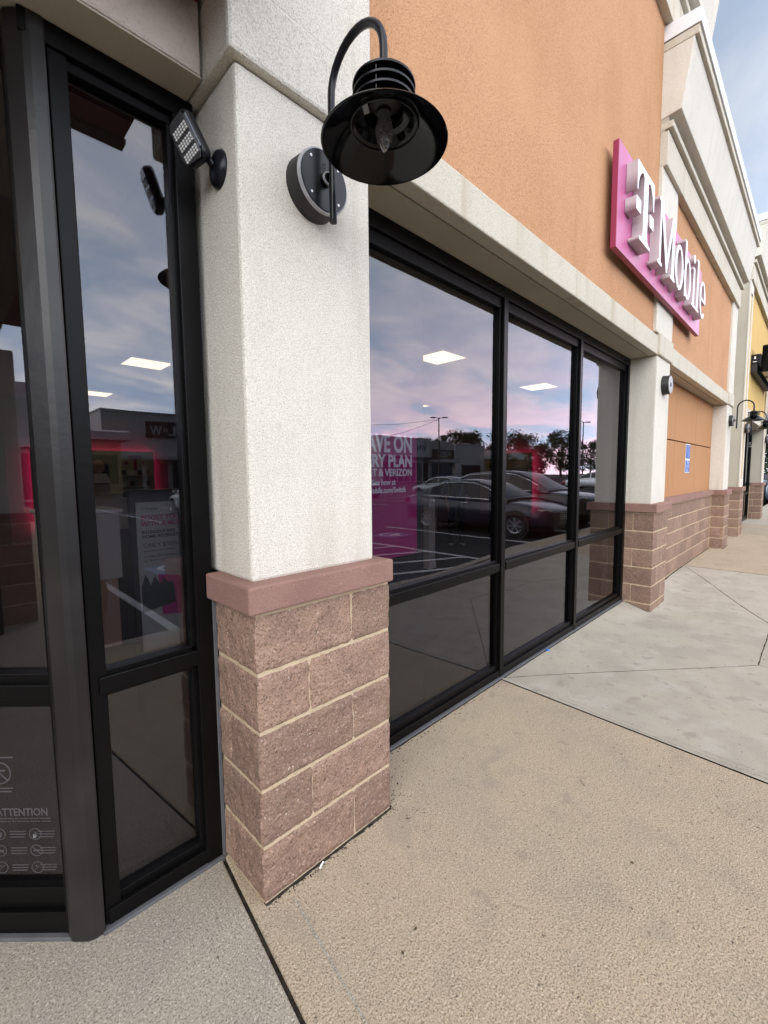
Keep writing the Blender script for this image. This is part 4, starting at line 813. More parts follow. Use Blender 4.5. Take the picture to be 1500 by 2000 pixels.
# third one seen through the diagonal window
dl = thing('lit_display', 'pink edge lit display board seen through the diagonal window', 'display', (-1.2, 9.0, 0))
def tl_(o): shift(o, dl.location); return o
tl_(MB().box(-3.0, -0.75, 9.0, 9.08, 0.5, 2.1).build('display_board', 'shop_face', dl)); tl_(MB().box(-3.0, -0.4, 9.2, 9.3, 0.0, 2.6).build('board_back', 'wall_inside', dl))
for a in ((-0.79, -0.75, 9.10, 9.13, 0.6, 2.05), (-2.9, -0.8, 9.10, 9.13, 2.0, 2.05)): tl_(MB().box(*a).build('light_strip', 'led_pink', dl))
tl_(MB().box(-2.0, -1.9, 9.081, 9.2, 1.0, 1.1).build('bracket', 'black_rough', dl))
# pedestals and cabinets
cbn = thing('display_cabinet', 'plain white cabinet on a dark plinth behind the narrow window', 'cabinet', (0.25, 3.2, 0))
def tcb(o): shift(o, cbn.location); return o
tcb(MB().box(-0.15, 0.37, 3.0, 3.5, 0.60, 1.17).build('cabinet_body', 'fixture_white', cbn, 0.005)); tcb(MB().box(-0.18, 0.39, 2.97, 3.53, 1.171, 1.20).build('cabinet_top', 'white_plain', cbn)); tcb(MB().box(-0.12, 0.34, 3.03, 3.47, 0.0, 0.60).build('plinth', 'shop_face', cbn))
pc = thing('pedestal', 'pale square display pedestal inside the nearest wide window', 'pedestal', (4.64, 3.05, 0))
MB().box(-0.075, 0.075, -0.075, 0.075, 0.0, 1.12).build('shaft', 'fixture_white', pc, 0.006); MB().box(-0.10, 0.10, -0.10, 0.10, 1.121, 1.15).build('top_plate', 'white_plain', pc, 0.004); MB().box(-0.085, 0.085, -0.085, 0.085, 0.0, 0.1).build('foot', 'white_plain', pc)
tb = thing('demo_table', 'low demo table standing inside the middle wide window', 'table', (7.6, 6.0, 0))
MB().box(-0.7, 0.7, -0.4, 0.4, 0.88, 0.94).build('table_top', 'white_plain', tb, 0.01)
for a, b in ((-0.6, -0.3), (0.6, -0.3), (-0.6, 0.3), (0.6, 0.3)): MB().box(a - 0.03, a + 0.03, b - 0.03, b + 0.03, 0, 0.88).build('leg', 'white_plain', tb)

# printed notice on the lower diagonal pane
an = thing('door_notice', 'white attention notice printed on the lower diagonal glass pane', 'notice', tuple(dloc(0.1, 0.04, 0.2)))
AM = lambda s, z: Matrix(((-dirv.x, 0, -inn.x, 0), (-dirv.y, 0, -inn.y, 0), (0, 1, 0, 0), (0, 0, 0, 1)))
def tn(o): shift(o, an.location); return o
def dtext(body, s, z, size, width=None, bold=0.0):
    p = dloc(s, 0.0545, z); m4 = Matrix.Translation(p) @ AM(0, 0)
    return tn(text('lettering', body, 'decal_white', an, m4, size, width, 0.0003, bold, 'RIGHT'))
dtext('ATTENTION', 0.102, 0.374, 0.036, 0.168, 0.0007)
dtext('Unattended items are monitored and inspected', 0.094, 0.362, 0.0085, 0.19); dtext('and subject to the following security notices', 0.094, 0.352, 0.0085, 0.19)
for k, z in enumerate((0.310, 0.2525, 0.193)):
    for s in (0.147, 0.264):
        p = dloc(s, 0.054, z); m = MB(); pts = [p - dirv * (0.019 * math.cos(R(d))) + Vector((0, 0, 0.019 * math.sin(R(d)))) for d in range(0, 361, 15)]; m.tube(pts, 0.0011, 5)
        if k == 0: m.tube([p + Vector((0, 0, -0.009)), p + Vector((0, 0, 0.001))], 0.007, 6); m.tube([p - dirv * 0.004 + Vector((0, 0, 0.001)), p + Vector((0, 0, 0.009)), p + dirv * 0.004 + Vector((0, 0, 0.001))], 0.001, 5)
        elif k == 1: m.tube([p + dirv * 0.013 + Vector((0, 0, 0.013)), p - dirv * 0.013 - Vector((0, 0, 0.013))], 0.001, 5); m.tube([p + dirv * 0.009, p - dirv * 0.009], 0.0025, 5)
        else: m.tube([p + dirv * 0.010 - Vector((0, 0, 0.009)), p - dirv * 0.010 + Vector((0, 0, 0.009))], 0.001, 5); m.tube([p + dirv * 0.006 + Vector((0, 0, 0.006)), p + dirv * 0.002 + Vector((0, 0, 0.003))], 0.002, 5)
        tn(m.build('icon', 'decal_white', an))
    for q in range(3):
        for s in (0.084, 0.178): tn(dbox(None, 'printed_line', s + 0.004 * (q == 2), s + 0.052, 0.0535, 0.0545, z + 0.008 - q * 0.0095, z + 0.0105 - q * 0.0095, 'decal_white', 0)).parent = an
p = dloc(0.247, 0.054, 0.521); m = MB(); m.tube([p - dirv * (0.036 * math.cos(R(d))) + Vector((0, 0, 0.036 * math.sin(R(d)))) for d in range(0, 361, 12)], 0.002, 5); m.tube([p + dirv * 0.025 + Vector((0, 0, 0.025)), p - dirv * 0.025 - Vector((0, 0, 0.025))], 0.002, 5); m.tube([p - dirv * 0.018 + Vector((0, 0, 0.008)), p + dirv * 0.014 + Vector((0, 0, 0.008)), p + dirv * 0.018 - Vector((0, 0, 0.012))], 0.003, 5)
tn(m.build('icon', 'decal_white', an))
for q in range(3): tn(dbox(None, 'printed_line', 0.20 + 0.006 * q, 0.29, 0.0535, 0.0545, 0.572 if q == 0 else 0.478 - q * 0.011, 0.576 if q == 0 else 0.482 - q * 0.011, 'decal_white', 0)).parent = an

# a person standing inside
def make_person(loc, rz):
    V = []; E_ = []; Rr = []
    def v(p, r): V.append(Vector(p)); Rr.append(r if isinstance(r, tuple) else (r, r)); return len(V) - 1
    def e(*ids):
        for a, b in zip(ids[:-1], ids[1:]): E_.append((a, b))
    pel = v((0, 0, 0.95), (0.155, 0.11)); wai = v((0, 0.0, 1.10), (0.14, 0.10)); che = v((0, 0.01, 1.28), (0.165, 0.115)); shb = v((0, 0.0, 1.41), (0.12, 0.085)); nek = v((0, -0.005, 1.50), 0.052); hd0 = v((0, -0.02, 1.56), (0.068, 0.075)); hd1 = v((0, -0.02, 1.64), (0.078, 0.092)); hd2 = v((0, -0.012, 1.71), (0.06, 0.072))
    e(pel, wai, che, shb, nek, hd0, hd1, hd2)
    for s in (-1, 1):
        hip = v((0.095 * s, 0, 0.88), 0.095); kne = v((0.105 * s, -0.01, 0.49), 0.062); cal = v((0.108 * s, 0.012, 0.34), 0.055); ank = v((0.11 * s, 0.01, 0.085), 0.042); toe = v((0.125 * s, -0.15, 0.035), (0.042, 0.03)); hee = v((0.11 * s, 0.045, 0.035), 0.036)
        e(pel, hip, kne, cal, ank, toe); e(ank, hee)
        sh = v((0.19 * s, 0.0, 1.39), 0.062); el = v((0.235 * s, 0.03, 1.10), 0.044); wr = v((0.215 * s, -0.06, 0.88), 0.029); pa = v((0.205 * s, -0.09, 0.81), (0.030, 0.018)); e(shb, sh, el, wr, pa)
        for q in range(4):
            y = -0.115 + 0.018 * q; ln = (0.060, 0.072, 0.068, 0.052)[q]
            a = v((0.205 * s, y, 0.785), 0.0095); b = v((0.20 * s, y - 0.004, 0.785 - ln * 0.55), 0.0085); c_ = v((0.188 * s, y, 0.785 - ln), 0.0075); e(pa, a, b, c_)
        t0 = v((0.198 * s, -0.118, 0.832), 0.011); t1 = v((0.188 * s, -0.138, 0.80), 0.009); t2 = v((0.182 * s, -0.142, 0.775), 0.008); e(pa, t0, t1, t2)
    me = bpy.data.meshes.new('body'); me.from_pydata([tuple(p) for p in V], E_, []); ob = bpy.data.objects.new('body_tmp', me); C.objects.link(ob)
    md = ob.modifiers.new('skin', 'SKIN'); md.use_smooth_shade = True
    sk = me.skin_vertices[0].data
    for i, r in enumerate(Rr): sk[i].radius = r; sk[i].use_root = (i == 0)
    ss = ob.modifiers.new('sub', 'SUBSURF'); ss.levels = 2; ss.render_levels = 2
    dg = bpy.context.evaluated_depsgraph_get(); me2 = bpy.data.meshes.new_from_object(ob.evaluated_get(dg)); bpy.data.objects.remove(ob)
    me2.materials.clear()
    for mt in ('navy', 'trouser', 'skin', 'shoe'): me2.materials.append(MAT[mt])
    for p in me2.polygons:
        c_ = p.center
        if c_.z > 1.485: i = 2
        elif c_.z < 0.075: i = 3
        elif abs(c_.x) > 0.165 and c_.z < 1.06: i = 2
        elif c_.z < 0.93: i = 1
        else: i = 0
        p.material_index = i; p.use_smooth = True
    t = thing('person', 'person in a navy top and dark trousers standing inside behind the glass', 'person', loc, rz)
    o = bpy.data.objects.new('body', me2); C.objects.link(o); o.parent = t
    MB().lathe([(0.0005, 0.115), (0.05, 0.108), (0.082, 0.07), (0.090, 0.02), (0.084, -0.035), (0.070, -0.06)], 18, Matrix.Translation((0, 0.012, 1.655)) @ Matrix.Scale(1.1, 4, (0, 1, 0))).build('hair', 'hair', o, smooth=60)
    f = MB(); f.lathe([(0.0005, 0.0), (0.008, 0.004), (0.0005, 0.016)], 8, Matrix.Translation((0, -0.112, 1.625)) @ Matrix.Rotation(R(60), 4, 'X')); f.build('nose', 'skin', o, smooth=60)
    for s in (-1, 1): MB().lathe([(0.0005, 0.006), (0.009, 0.003), (0.0005, 0)], 8, Matrix.Translation((0.03 * s, -0.098, 1.648)) @ Matrix.Rotation(R(90), 4, 'X')).build('eye', 'print_dark', o, smooth=60)
    MB().box(-0.022, 0.022, -0.098, -0.092, 1.583, 1.589).build('mouth', 'dark_red', o)
    return t
make_person((6.67, 3.98, 0.0), R(-35))

# ------------------------------------------------------------------ parked cars
def interp(tab, y):
    tab = sorted(tab)
    if y <= tab[0][0]: return tab[0][1:]
    for a, b in zip(tab[:-1], tab[1:]):
        if y <= b[0]:
            k = (y - a[0]) / (b[0] - a[0]); return tuple(p + (q - p) * k for p, q in zip(a[1:], b[1:]))
    return tab[-1][1:]
CARS = {
 'sedan': dict(body=[(2.37, .50, .32, .60), (2.30, .70, .25, .68), (2.1, .84, .20, .76), (1.6, .90, .18, .86), (0.9, .91, .17, .93), (0, .915, .17, .95), (-1.0, .915, .17, .97), (-1.6, .90, .18, .99), (-2.1, .86, .22, 1.01), (-2.3, .78, .28, .97), (-2.38, .66, .36, .85)],
               cab=[(1.18, .84, .90, .62, .955), (.85, .85, .93, .64, 1.14), (.45, .86, .94, .66, 1.33), (.1, .865, .945, .66, 1.43), (-.4, .865, .955, .65, 1.455), (-.9, .86, .965, .64, 1.42), (-1.35, .84, .975, .62, 1.29), (-1.7, .80, .985, .60, 1.13), (-1.98, .74, .99, .56, 1.02)],
               win=((.80, -.20), (-.27, -1.32)), ws=(1.12, .12), rw=(-1.0, -1.90), wheel=.325, ax=(1.45, -1.38), hl=.66, tl=.84),
 'suv': dict(body=[(2.37, .58, .38, .78), (2.30, .76, .30, .88), (2.1, .88, .24, .97), (1.6, .94, .22, 1.04), (0.9, .95, .22, 1.08), (0, .955, .22, 1.09), (-1.0, .955, .22, 1.11), (-1.7, .95, .22, 1.13), (-2.2, .92, .26, 1.14), (-2.36, .86, .34, 1.10), (-2.42, .78, .45, .95)],
             cab=[(1.20, .88, 1.06, .66, 1.10), (.85, .89, 1.07, .68, 1.28), (.45, .90, 1.08, .70, 1.50), (.15, .90, 1.085, .72, 1.63), (-.4, .90, 1.09, .72, 1.69), (-1.0, .90, 1.10, .72, 1.69), (-1.7, .89, 1.11, .70, 1.63), (-2.1, .87, 1.12, .66, 1.48), (-2.33, .84, 1.12, .60, 1.16)],
             win=((.80, -.12), (-.20, -1.10), (-1.18, -1.98)), ws=(1.14, .18), rw=(-1.98, -2.30), wheel=.37, ax=(1.48, -1.42), hl=.86, tl=1.02)}
CARS['truck'] = dict(CARS['suv']); CARS['truck'].update(
    body=[(2.6, .62, .42, .85), (2.5, .84, .34, 1.0), (2.2, .93, .28, 1.1), (1.6, .96, .26, 1.14), (.8, .97, .26, 1.16), (0, .97, .26, 1.16), (-.9, .97, .26, 1.16), (-1.0, .97, .28, 1.16), (-2.4, .97, .34, 1.16), (-2.62, .95, .42, 1.14), (-2.66, .92, .5, 1.0)],
    cab=[(1.05, .90, 1.12, .66, 1.16), (.75, .90, 1.13, .68, 1.38), (.4, .90, 1.14, .70, 1.68), (.0, .90, 1.15, .72, 1.80), (-.4, .90, 1.15, .72, 1.80), (-.75, .90, 1.15, .70, 1.74), (-.95, .88, 1.15, .66, 1.22)], win=((.68, .02), (-.05, -.72)), ws=(1.0, .3), rw=(-.76, -.93), wheel=.40, ax=(1.65, -1.65), hl=.95, tl=1.0)
def wheel_parts(t, x, y, r, s):
    Tm = Matrix.Translation((x, y, r)) @ Matrix.Rotation(R(90 * s), 4, 'Y')
    w_ = MB().lathe([(r * .62, -0.10), (r * .9, -0.11), (r, -0.08), (r, 0.08), (r * .9, 0.11), (r * .62, 0.10)], 26, Tm).build('wheel', 'tyre', t, smooth=40)
    m = MB().lathe([(0.0005, 0.075), (r * .12, 0.08), (r * .14, 0.06)], 14, Tm); m.lathe([(r * .56, 0.075), (r * .66, 0.10), (r * .66, 0.09)], 26, Tm)
    for k in range(7):
        a = 2 * math.pi * k / 7; c_, s_ = math.cos(a), math.sin(a); n_ = Vector((-s_, c_, 0)) * r * .055; d_ = Vector((c_, s_, 0))
        ps = [d_ * r * .1 - n_, d_ * r * .62 - n_ * 1.3, d_ * r * .62 + n_ * 1.3, d_ * r * .1 + n_]
        m.add([Tm @ (p + Vector((0, 0, .078))) for p in ps] + [Tm @ (p + Vector((0, 0, .05))) for p in ps], [(0, 1, 2, 3), (7, 6, 5, 4), (0, 4, 5, 1), (1, 5, 6, 2), (2, 6, 7, 3), (3, 7, 4, 0)])
    m.build('rim', 'rim', w_, smooth=40)
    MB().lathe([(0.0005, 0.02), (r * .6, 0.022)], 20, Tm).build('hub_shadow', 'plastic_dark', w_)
def make_car(kind, paint, label, trim=True):
    P = CARS[kind]; t = thing('parked_car', label, 'car')
    m = MB(); rings = []
    for (y, w_, zb_, zt_) in P['body']:
        h = zt_ - zb_; half = [(0, zb_), (w_ * .8, zb_), (w_ * .965, zb_ + .10), (w_, zb_ + .36 * h), (w_ * .992, zb_ + .60 * h), (w_ * .965, zb_ + .78 * h), (w_ * .92, zt_ - .035), (w_ * .80, zt_ - .005), (0, zt_ + .02)]
        rings.append([(x, y, z) for x, z in half] + [(-x, y, z) for x, z in half[-2:0:-1]])
    n = len(rings[0])
    for r_ in rings: m.v += r_
    for i in range(len(rings) - 1):
        for k in range(n): m.f.append((i * n + k, i * n + (k + 1) % n, (i + 1) * n + (k + 1) % n, (i + 1) * n + k)); m.mi.append(0)
    m.f += [tuple(range(n)), tuple((len(rings) - 1) * n + k for k in range(n))]; m.mi += [0, 0]
    bd = m.build('body', paint, t, smooth=50)
    ss = bd.modifiers.new('s', 'SUBSURF'); ss.levels = 1; ss.render_levels = 1
    cab = P['cab']
    def ring(y):
        wb, zb_, wr, zr = interp(cab, y); k = min(1, max(0.0, (zr - zb_) / .35)); wr2 = wb + (wr + .03 - wb) * k
        return wb, zb_, wr2, max(zr - .05 * k, zb_), wr2 * .90, zr
    ys = sorted(set([c_[0] for c_ in cab] + [cab[0][0] + (cab[-1][0] - cab[0][0]) * i / 24 for i in range(25)]))
    m = MB(); n = 9
    for y in ys:
        wb, zb_, w1, z1, w2, z2 = ring(y); half = [(wb, zb_ - .06), (wb, zb_), (w1, z1), (w2, z2), (0, z2 + .015)]
        m.v += [(x, y, z) for x, z in half] + [(-x, y, z) for x, z in half[-2::-1]]
    for i in range(len(ys) - 1):
        for k in range(n - 1): m.f.append((i * n + k, i * n + k + 1, (i + 1) * n + k + 1, (i + 1) * n + k)); m.mi.append(0)
    m.f += [tuple(range(n)), tuple((len(ys) - 1) * n + k for k in range(n))]; m.mi += [0, 0]
    m.build('cabin', paint, t, smooth=40)
    def sp_(y, q, s, off):
        wb, zb_, w1, z1, w2, z2 = ring(y); return (s * (wb + (w1 - wb) * q + off), y, zb_ + (z1 - zb_) * q)
    for s in (-1, 1):
        for (ya, yb) in P['win']:
            m = MB(); nn = 10
            for i in range(nn + 1):
                y = ya + (yb - ya) * i / nn; m.v += [sp_(y, .06, s, .006), sp_(y, .92, s, .006), sp_(y, .92, s, -.01), sp_(y, .06, s, -.01)]
            for i in range(nn):
                for k in range(4): m.f.append((i * 4 + k, i * 4 + (k + 1) % 4, (i + 1) * 4 + (k + 1) % 4, (i + 1) * 4 + k)); m.mi.append(0)
            m.f += [(0, 1, 2, 3), (nn * 4, nn * 4 + 1, nn * 4 + 2, nn * 4 + 3)]; m.mi += [0, 0]
            m.build('side_window', 'car_glass', t, smooth=30)
        if trim:
            y0, y1 = P['win'][0][0] + .06, P['win'][-1][1] - .06; pts = [sp_(y0 + (y1 - y0) * i / 24, .97, s, .008) for i in range(25)]; low_ = [sp_(y1 + (y0 - y1) * i / 12, .02, s, .010) for i in range(13)]
            MB().tube(pts + low_ + [pts[0]], .011, 6).build('window_trim', 'chrome', t, smooth=60)
        yy = P['win'][0][0] + .02; wb, zb_ = ring(yy)[:2]
        MB().box(-.09, .09, -.05, .05, -.06, .06).build('mirror', paint, t, .03, M4=Matrix.Translation((s * (wb + .13), yy, zb_ + .06)))
        for i, (ya, yb) in enumerate(P['win'][:2]):
            w_, zb2, zt2 = interp(P['body'], yb + .16); MB().box(-.012, .012, -.09, .09, -.012, .012).build('door_handle', 'chrome' if trim else paint, t, .008, M4=Matrix.Translation((s * (w_ * .985 + .01), yb + .16, zt2 - .13)))
            MB().box(-.003, .003, -.006, .006, -.30, .26).build('door_gap', 'plastic_dark', t, M4=Matrix.Translation((s * (w_ + .001), yb - .03, (zb2 + zt2) / 2 - .02)))
        for y in P['ax']:
            r_ = P['wheel']; w_ = interp(P['body'], y)[0]
            MB().lathe([(0.0005, .0), (r_ * 1.16, .0), (r_ * 1.16, .012), (0.0005, .0125)], 28, Matrix.Translation((s * (w_ - .004), y, r_)) @ Matrix.Rotation(R(90 * s), 4, 'Y')).build('wheel_arch', 'plastic_dark', t)
            wheel_parts(t, s * (w_ - .065), y, r_, s)
        yn = P['body'][0][0]; wn_ = P['body'][2][1]
        hm = MB().prism([(0, 0), (.36, .06), (.40, .13), (.10, .12)], lambda a, b, q: (s * (wn_ - .30 + a * .62), yn - .13 - a * .62 + q, P['hl'] - .06 + b), -.03, .06); hm.build('headlight', 'head_lens', t, .01)
        yt_ = P['body'][-1][0]; MB().box(-.16, .16, -.06, .06, -.09, .08).build('tail_light', 'tail_lens', t, .03, M4=Matrix.Translation((s * (P['body'][-2][1] - .10), yt_ + .09, P['tl'])))
    for nm, (ya, yb) in (('windscreen', P['ws']), ('rear_window', P['rw'])):
        m = MB(); nn = 8
        for i in range(nn + 1):
            y = ya + (yb - ya) * i / nn; wb, zb_, w1, z1, w2, z2 = ring(y); ww = w2 * .97
            m.v += [(-ww, y, z2 + .006), (-ww * .5, y, z2 + .017), (0, y, z2 + .022), (ww * .5, y, z2 + .017), (ww, y, z2 + .006)]
        for i in range(nn):
            for k in range(4): m.f.append((i * 5 + k, i * 5 + k + 1, (i + 1) * 5 + k + 1, (i + 1) * 5 + k)); m.mi.append(0)
        m.build(nm, 'car_glass', t, smooth=40)
    yn = P['body'][0][0]; g = MB().box(-.42, .42, yn - .05, yn + .012, P['hl'] - .20, P['hl'] + .02).build('grille', 'plastic_dark', t, .02)
    for k in range(4): MB().box(-.40, .40, yn + .010, yn + .022, P['hl'] - .17 + k * .05, P['hl'] - .155 + k * .05).build('grille_bar', 'chrome', g, .003)
    yt_ = P['body'][-1][0]
    MB().box(-.15, .15, yt_ - .012, yt_ + .03, P['tl'] - .32, P['tl'] - .18).build('number_plate', 'plate', t, .004); MB().box(-.6, .6, yn - .12, yn - .01, P['body'][0][2] - .08, P['body'][0][2] + .03).build('bumper_lip', 'plastic_dark', t, .02)
    MB().box(-.7, .7, yt_ + .02, yt_ + .14, P['body'][-1][2] - .10, P['body'][-1][2] + .02).build('bumper_lip', 'plastic_dark', t, .02)
    return t
GRP = 'cars parked on the lot'
def park(c_, x, y, heading, label=None, paint=None):
    c_.location = (x, y, -0.147); c_.rotation_euler = (0, 0, R(heading)); c_['group'] = GRP
    if label: c_['label'] = label
    if paint:
        for ch in c_.children:
            if ch.type == 'MESH' and ch.data.materials and ch.data.materials[0].name.startswith('paint_'):
                ch.data = ch.data.copy(); ch.data.materials[0] = MAT[paint]
    return c_
sed = park(make_car('sedan', 'paint_navy', 'dark navy sedan with bright window trim, mirrored in the wide windows'), 10.30, -4.92, 0)
suv = park(make_car('suv', 'paint_black', 'black crossover parked beyond the navy sedan, mirrored in the windows'), 12.85, -5.0, 0)
trk = park(make_car('truck', 'paint_pearl', 'white pickup truck mirrored beneath the arched shop front', False), 30.6, -17.0, 180)
def cp(src, x, y, h, lb, pa): return park(copy_tree(src), x, y, h, lb, pa)
cp(sed, -0.45, -5.2, 0, 'dark sedan nearest the corner entrance, mirrored in the narrow window', 'paint_black')
cp(sed, 24.2, -17.0, 180, 'silver sedan in the far parking row, mirrored behind the navy sedan roof', 'paint_silver')
cp(suv, 34.0, -17.0, 180, 'grey crossover in the far parking row beside the white pickup', 'paint_grey')
cp(sed, 37.2, -21.6, 0, 'pale sedan behind the grey crossover in the far row', 'paint_pearl')
cp(suv, 19.6, -21.6, 0, 'silver crossover in the far row, mirrored near the poster edge', 'paint_silver')
cp(suv, 45.5, -14.5, 180, 'white crossover mirrored at the far end of the third window', 'paint_pearl')
cp(sed, 50.5, -17.0, 180, 'red sedan mirrored at the far end of the third window', 'paint_red')
cp(sed, 7.4, -17.0, 180, 'light sedan in the far row, mirrored in the narrow window', 'paint_pearl')
cp(suv, 27.4, -0.4, 90, 'blue grey crossover beyond the farthest column, at the picture edge', 'paint_bluegrey')

# ------------------------------------------------------------------ lamp posts
def lamp_post(x, y, h, label, yawd):
    t = thing('lamp_post', label, 'lamp post', (x, y, -0.15), R(yawd), 'lot lamp posts')
    MB().lathe([(0.0005, 0), (0.30, 0), (0.30, 0.75), (0.0005, 0.76)], 18, Matrix.Identity(4)).build('footing', 'concrete_grey', t, smooth=40)
    MB().tube([(0, 0, 0.75), (0, 0, h)], [0.10, 0.065], 10).build('pole', 'pole_metal', t, smooth=50)
    for s in (-1, 1):
        MB().tube([(0, 0, h - 0.06), (0.5 * s, 0, h - 0.02)], 0.035, 8).build('arm', 'pole_metal', t, smooth=50); MB().box(0.45 * s if s > 0 else -1.1, 1.1 if s > 0 else -0.45, -0.18, 0.18, h - 0.07, h + 0.05).build('lamp_head', 'pole_metal', t, 0.02)
    return t
lp1 = lamp_post(43.1, -32.0, 8.6, 'tall dark lot lamp post mirrored in front of the arched shop', 40)
lp2 = lamp_post(62.9, -22.0, 8.7, 'tall lot lamp post mirrored in the third window against the pink sky', 20)
m = MB(); m.tube([(43.1 + (30.0 - 43.1) * i / 14, -32 - 10 * i / 14, 8.2 - 1.2 * i / 14 - 1.6 * math.sin(math.pi * i / 14)) for i in range(15)], 0.02, 5); m.tube([(43.1 + (30.0 - 43.1) * i / 14, -32 - 10 * i / 14, 8.2 - 0.4 * i / 14 - 0.5 * math.sin(math.pi * i / 14)) for i in range(15)], 0.02, 5)
tag(m.build('overhead_wire', 'wire'), 'slack wires hung from the lamp post over the lot', 'wire')

# ------------------------------------------------------------------ shops across the lot (they face +Y, towards the glass)
YM = -60.0
s1 = thing('arched_shop', 'grey shop with an arched parapet across the lot', 'building', (80.3, YM, -0.15))
def ts(t, o): shift(o, t.location); return o
ar = [(75.3, -.15), (75.3, 8.15)] + [(80.33 - 5.03 * math.cos(R(a)), 8.15 + 0.95 * math.sin(R(a))) for a in range(10, 171, 10)] + [(85.36, 8.15), (85.36, -.15)]
ts(s1, MB().prism(ar, lambda a, b, q: (a, q, b), YM - 12, YM).build('facade', 'mall_grey', s1)); ts(s1, MB().box(76.7, 85.0, YM, YM + 0.25, 5.1, 7.1).build('sign_board', 'mall_sign', s1))
ts(s1, text('lettering', 'X8S', 'mall_sign_text', s1, facing_back(84.0, YM + 0.27, 5.75), 1.3, 4.6, 0.02, 0.02)); ts(s1, MB().box(79.0, 82.6, YM + 0.25, YM + 0.29, 5.35, 5.6).build('sign_bar', 'mall_sign_text', s1))
for i in range(4): ts(s1, MB().box(76.6 + i * 2.05, 78.5 + i * 2.05, YM, YM + 0.06, 0.0, 4.0).build('window', 'mall_blue', s1))
ts(s1, MB().box(75.4, 85.3, YM, YM + 0.7, 4.15, 4.55).build('canopy', 'mall_white', s1))
s2 = thing('plain_shop', 'blank pale shop block right of the arched parapet across the lot', 'building', (92, YM, -0.15))
ts(s2, MB().box(85.37, 98.0, YM - 12, YM + 0.3, -.15, 8.45).build('facade', 'mall_white', s2)); ts(s2, MB().box(85.37, 98.05, YM - 12, YM + 0.45, 8.451, 8.65).build('parapet_cap', 'mall_grey', s2)); ts(s2, MB().box(88, 96, YM + 0.3, YM + 0.36, 0, 3.6).build('shop_opening', 'mall_dark', s2))
s3 = thing('lettered_shop', 'pale shop with dark lettering left of the arched parapet across the lot', 'building', (68, YM, -0.15))
ts(s3, MB().box(60.0, 75.29, YM - 12, YM + 0.6, -.15, 9.0).build('facade', 'mall_white', s3)); ts(s3, MB().box(60.0, 75.6, YM + 0.6, YM + 2.6, 4.7, 5.15).build('canopy', 'mall_dark', s3)); ts(s3, text('lettering', 'WN', 'mall_blue', s3, facing_back(74.0, YM + 0.63, 6.6), 1.7, None, 0.02, 0.02))
for i in range(7): ts(s3, MB().box(60.6 + i * 2.05, 62.3 + i * 2.05, YM + 0.6, YM + 0.66, 0.0, 4.0).build('window', 'mall_dark', s3))
ts(s3, MB().box(59.9, 75.4, YM - 12, YM + 0.75, 9.001, 9.2).build('parapet_cap', 'mall_grey', s3))
s4 = thing('big_shop', 'large grey shop with a long dark sign across the lot', 'building', (24, YM, -0.15))
ts(s4, MB().box(13.3, 42.0, YM - 14, YM, -.15, 9.55).build('facade', 'mall_cream', s4)); ts(s4, MB().box(13.2, 42.1, YM - 14, YM + 0.15, 9.551, 9.75).build('parapet_cap', 'mall_grey', s4))
ts(s4, MB().box(18.3, 33.0, YM, YM + 0.22, 6.55, 8.6).build('sign_board', 'mall_sign', s4))
ts(s4, text('lettering', 'BEL', 'mall_sign_text', s4, facing_back(24.0, YM + 0.25, 6.9), 1.62, 3.0, 0.02, 0.03)); ts(s4, text('lettering', 'o', 'mall_sign_text', s4, facing_back(20.9, YM + 0.25, 7.35), 0.95, None, 0.02, 0.03)); ts(s4, text('lettering', 'W', 'mall_sign_text', s4, facing_back(20.25, YM + 0.25, 6.9), 1.62, 1.5, 0.02, 0.03))
for i in range(8): ts(s4, MB().box(15.0 + i * 3.2, 17.6 + i * 3.2, YM, YM + 0.06, 0.0, 3.4).build('window', 'mall_dark', s4))
ts(s4, MB().box(13.4, 42, YM, YM + 1.4, 3.7, 4.1).build('canopy', 'mall_grey', s4))
s5 = thing('yellow_kiosk', 'low yellow building with a pale eave across the lot', 'building', (8, -48, -0.15))
ts(s5, MB().box(2.0, 12.2, -56, -48, -.15, 5.1).build('facade', 'mall_yellow', s5)); ts(s5, MB().prism([(-48.0, 5.1), (-47.4, 5.15), (-47.4, 5.9), (-48.2, 6.1), (-56, 6.1), (-56, 5.1)], lambda a, b, q: (q, a, b), 1.5, 12.9).build('eave', 'mall_white', s5)); ts(s5, MB().box(4, 11, -48, -47.95, 0, 2.8).build('window', 'mall_dark', s5))
s6 = thing('metal_roof_shed', 'low green roofed building between the trees across the lot', 'building', (118, -64, -0.15))
ts(s6, MB().box(104, 134, -76, -64, -.15, 5.6).build('facade', 'mall_yellow', s6)); ts(s6, MB().prism([(-63.2, 5.6), (-70, 8.6), (-76.8, 5.6)], lambda a, b, q: (q, a, b), 103, 135).build('roof', 'roof_metal', s6)); ts(s6, MB().box(108, 130, -64, -63.95, 0, 3.2).build('window', 'mall_dark', s6))
s7 = thing('side_shop', 'long plain shop closing the left end of the lot', 'building', (-45, -20, -0.15))
ts(s7, MB().box(-60, -38, -70, 10, -.15, 8.0).build('facade', 'mall_grey', s7)); ts(s7, MB().box(-38, -37.4, -70, 10, 3.6, 4.2).build('canopy', 'mall_white', s7)); ts(s7, MB().box(-37.99, -37.95, -60, 0, 0, 3.2).build('window', 'mall_dark', s7))
s8 = thing('row_of_shops', 'long low row of shops closing the lot between the trees', 'building', (0, -60, -0.15))
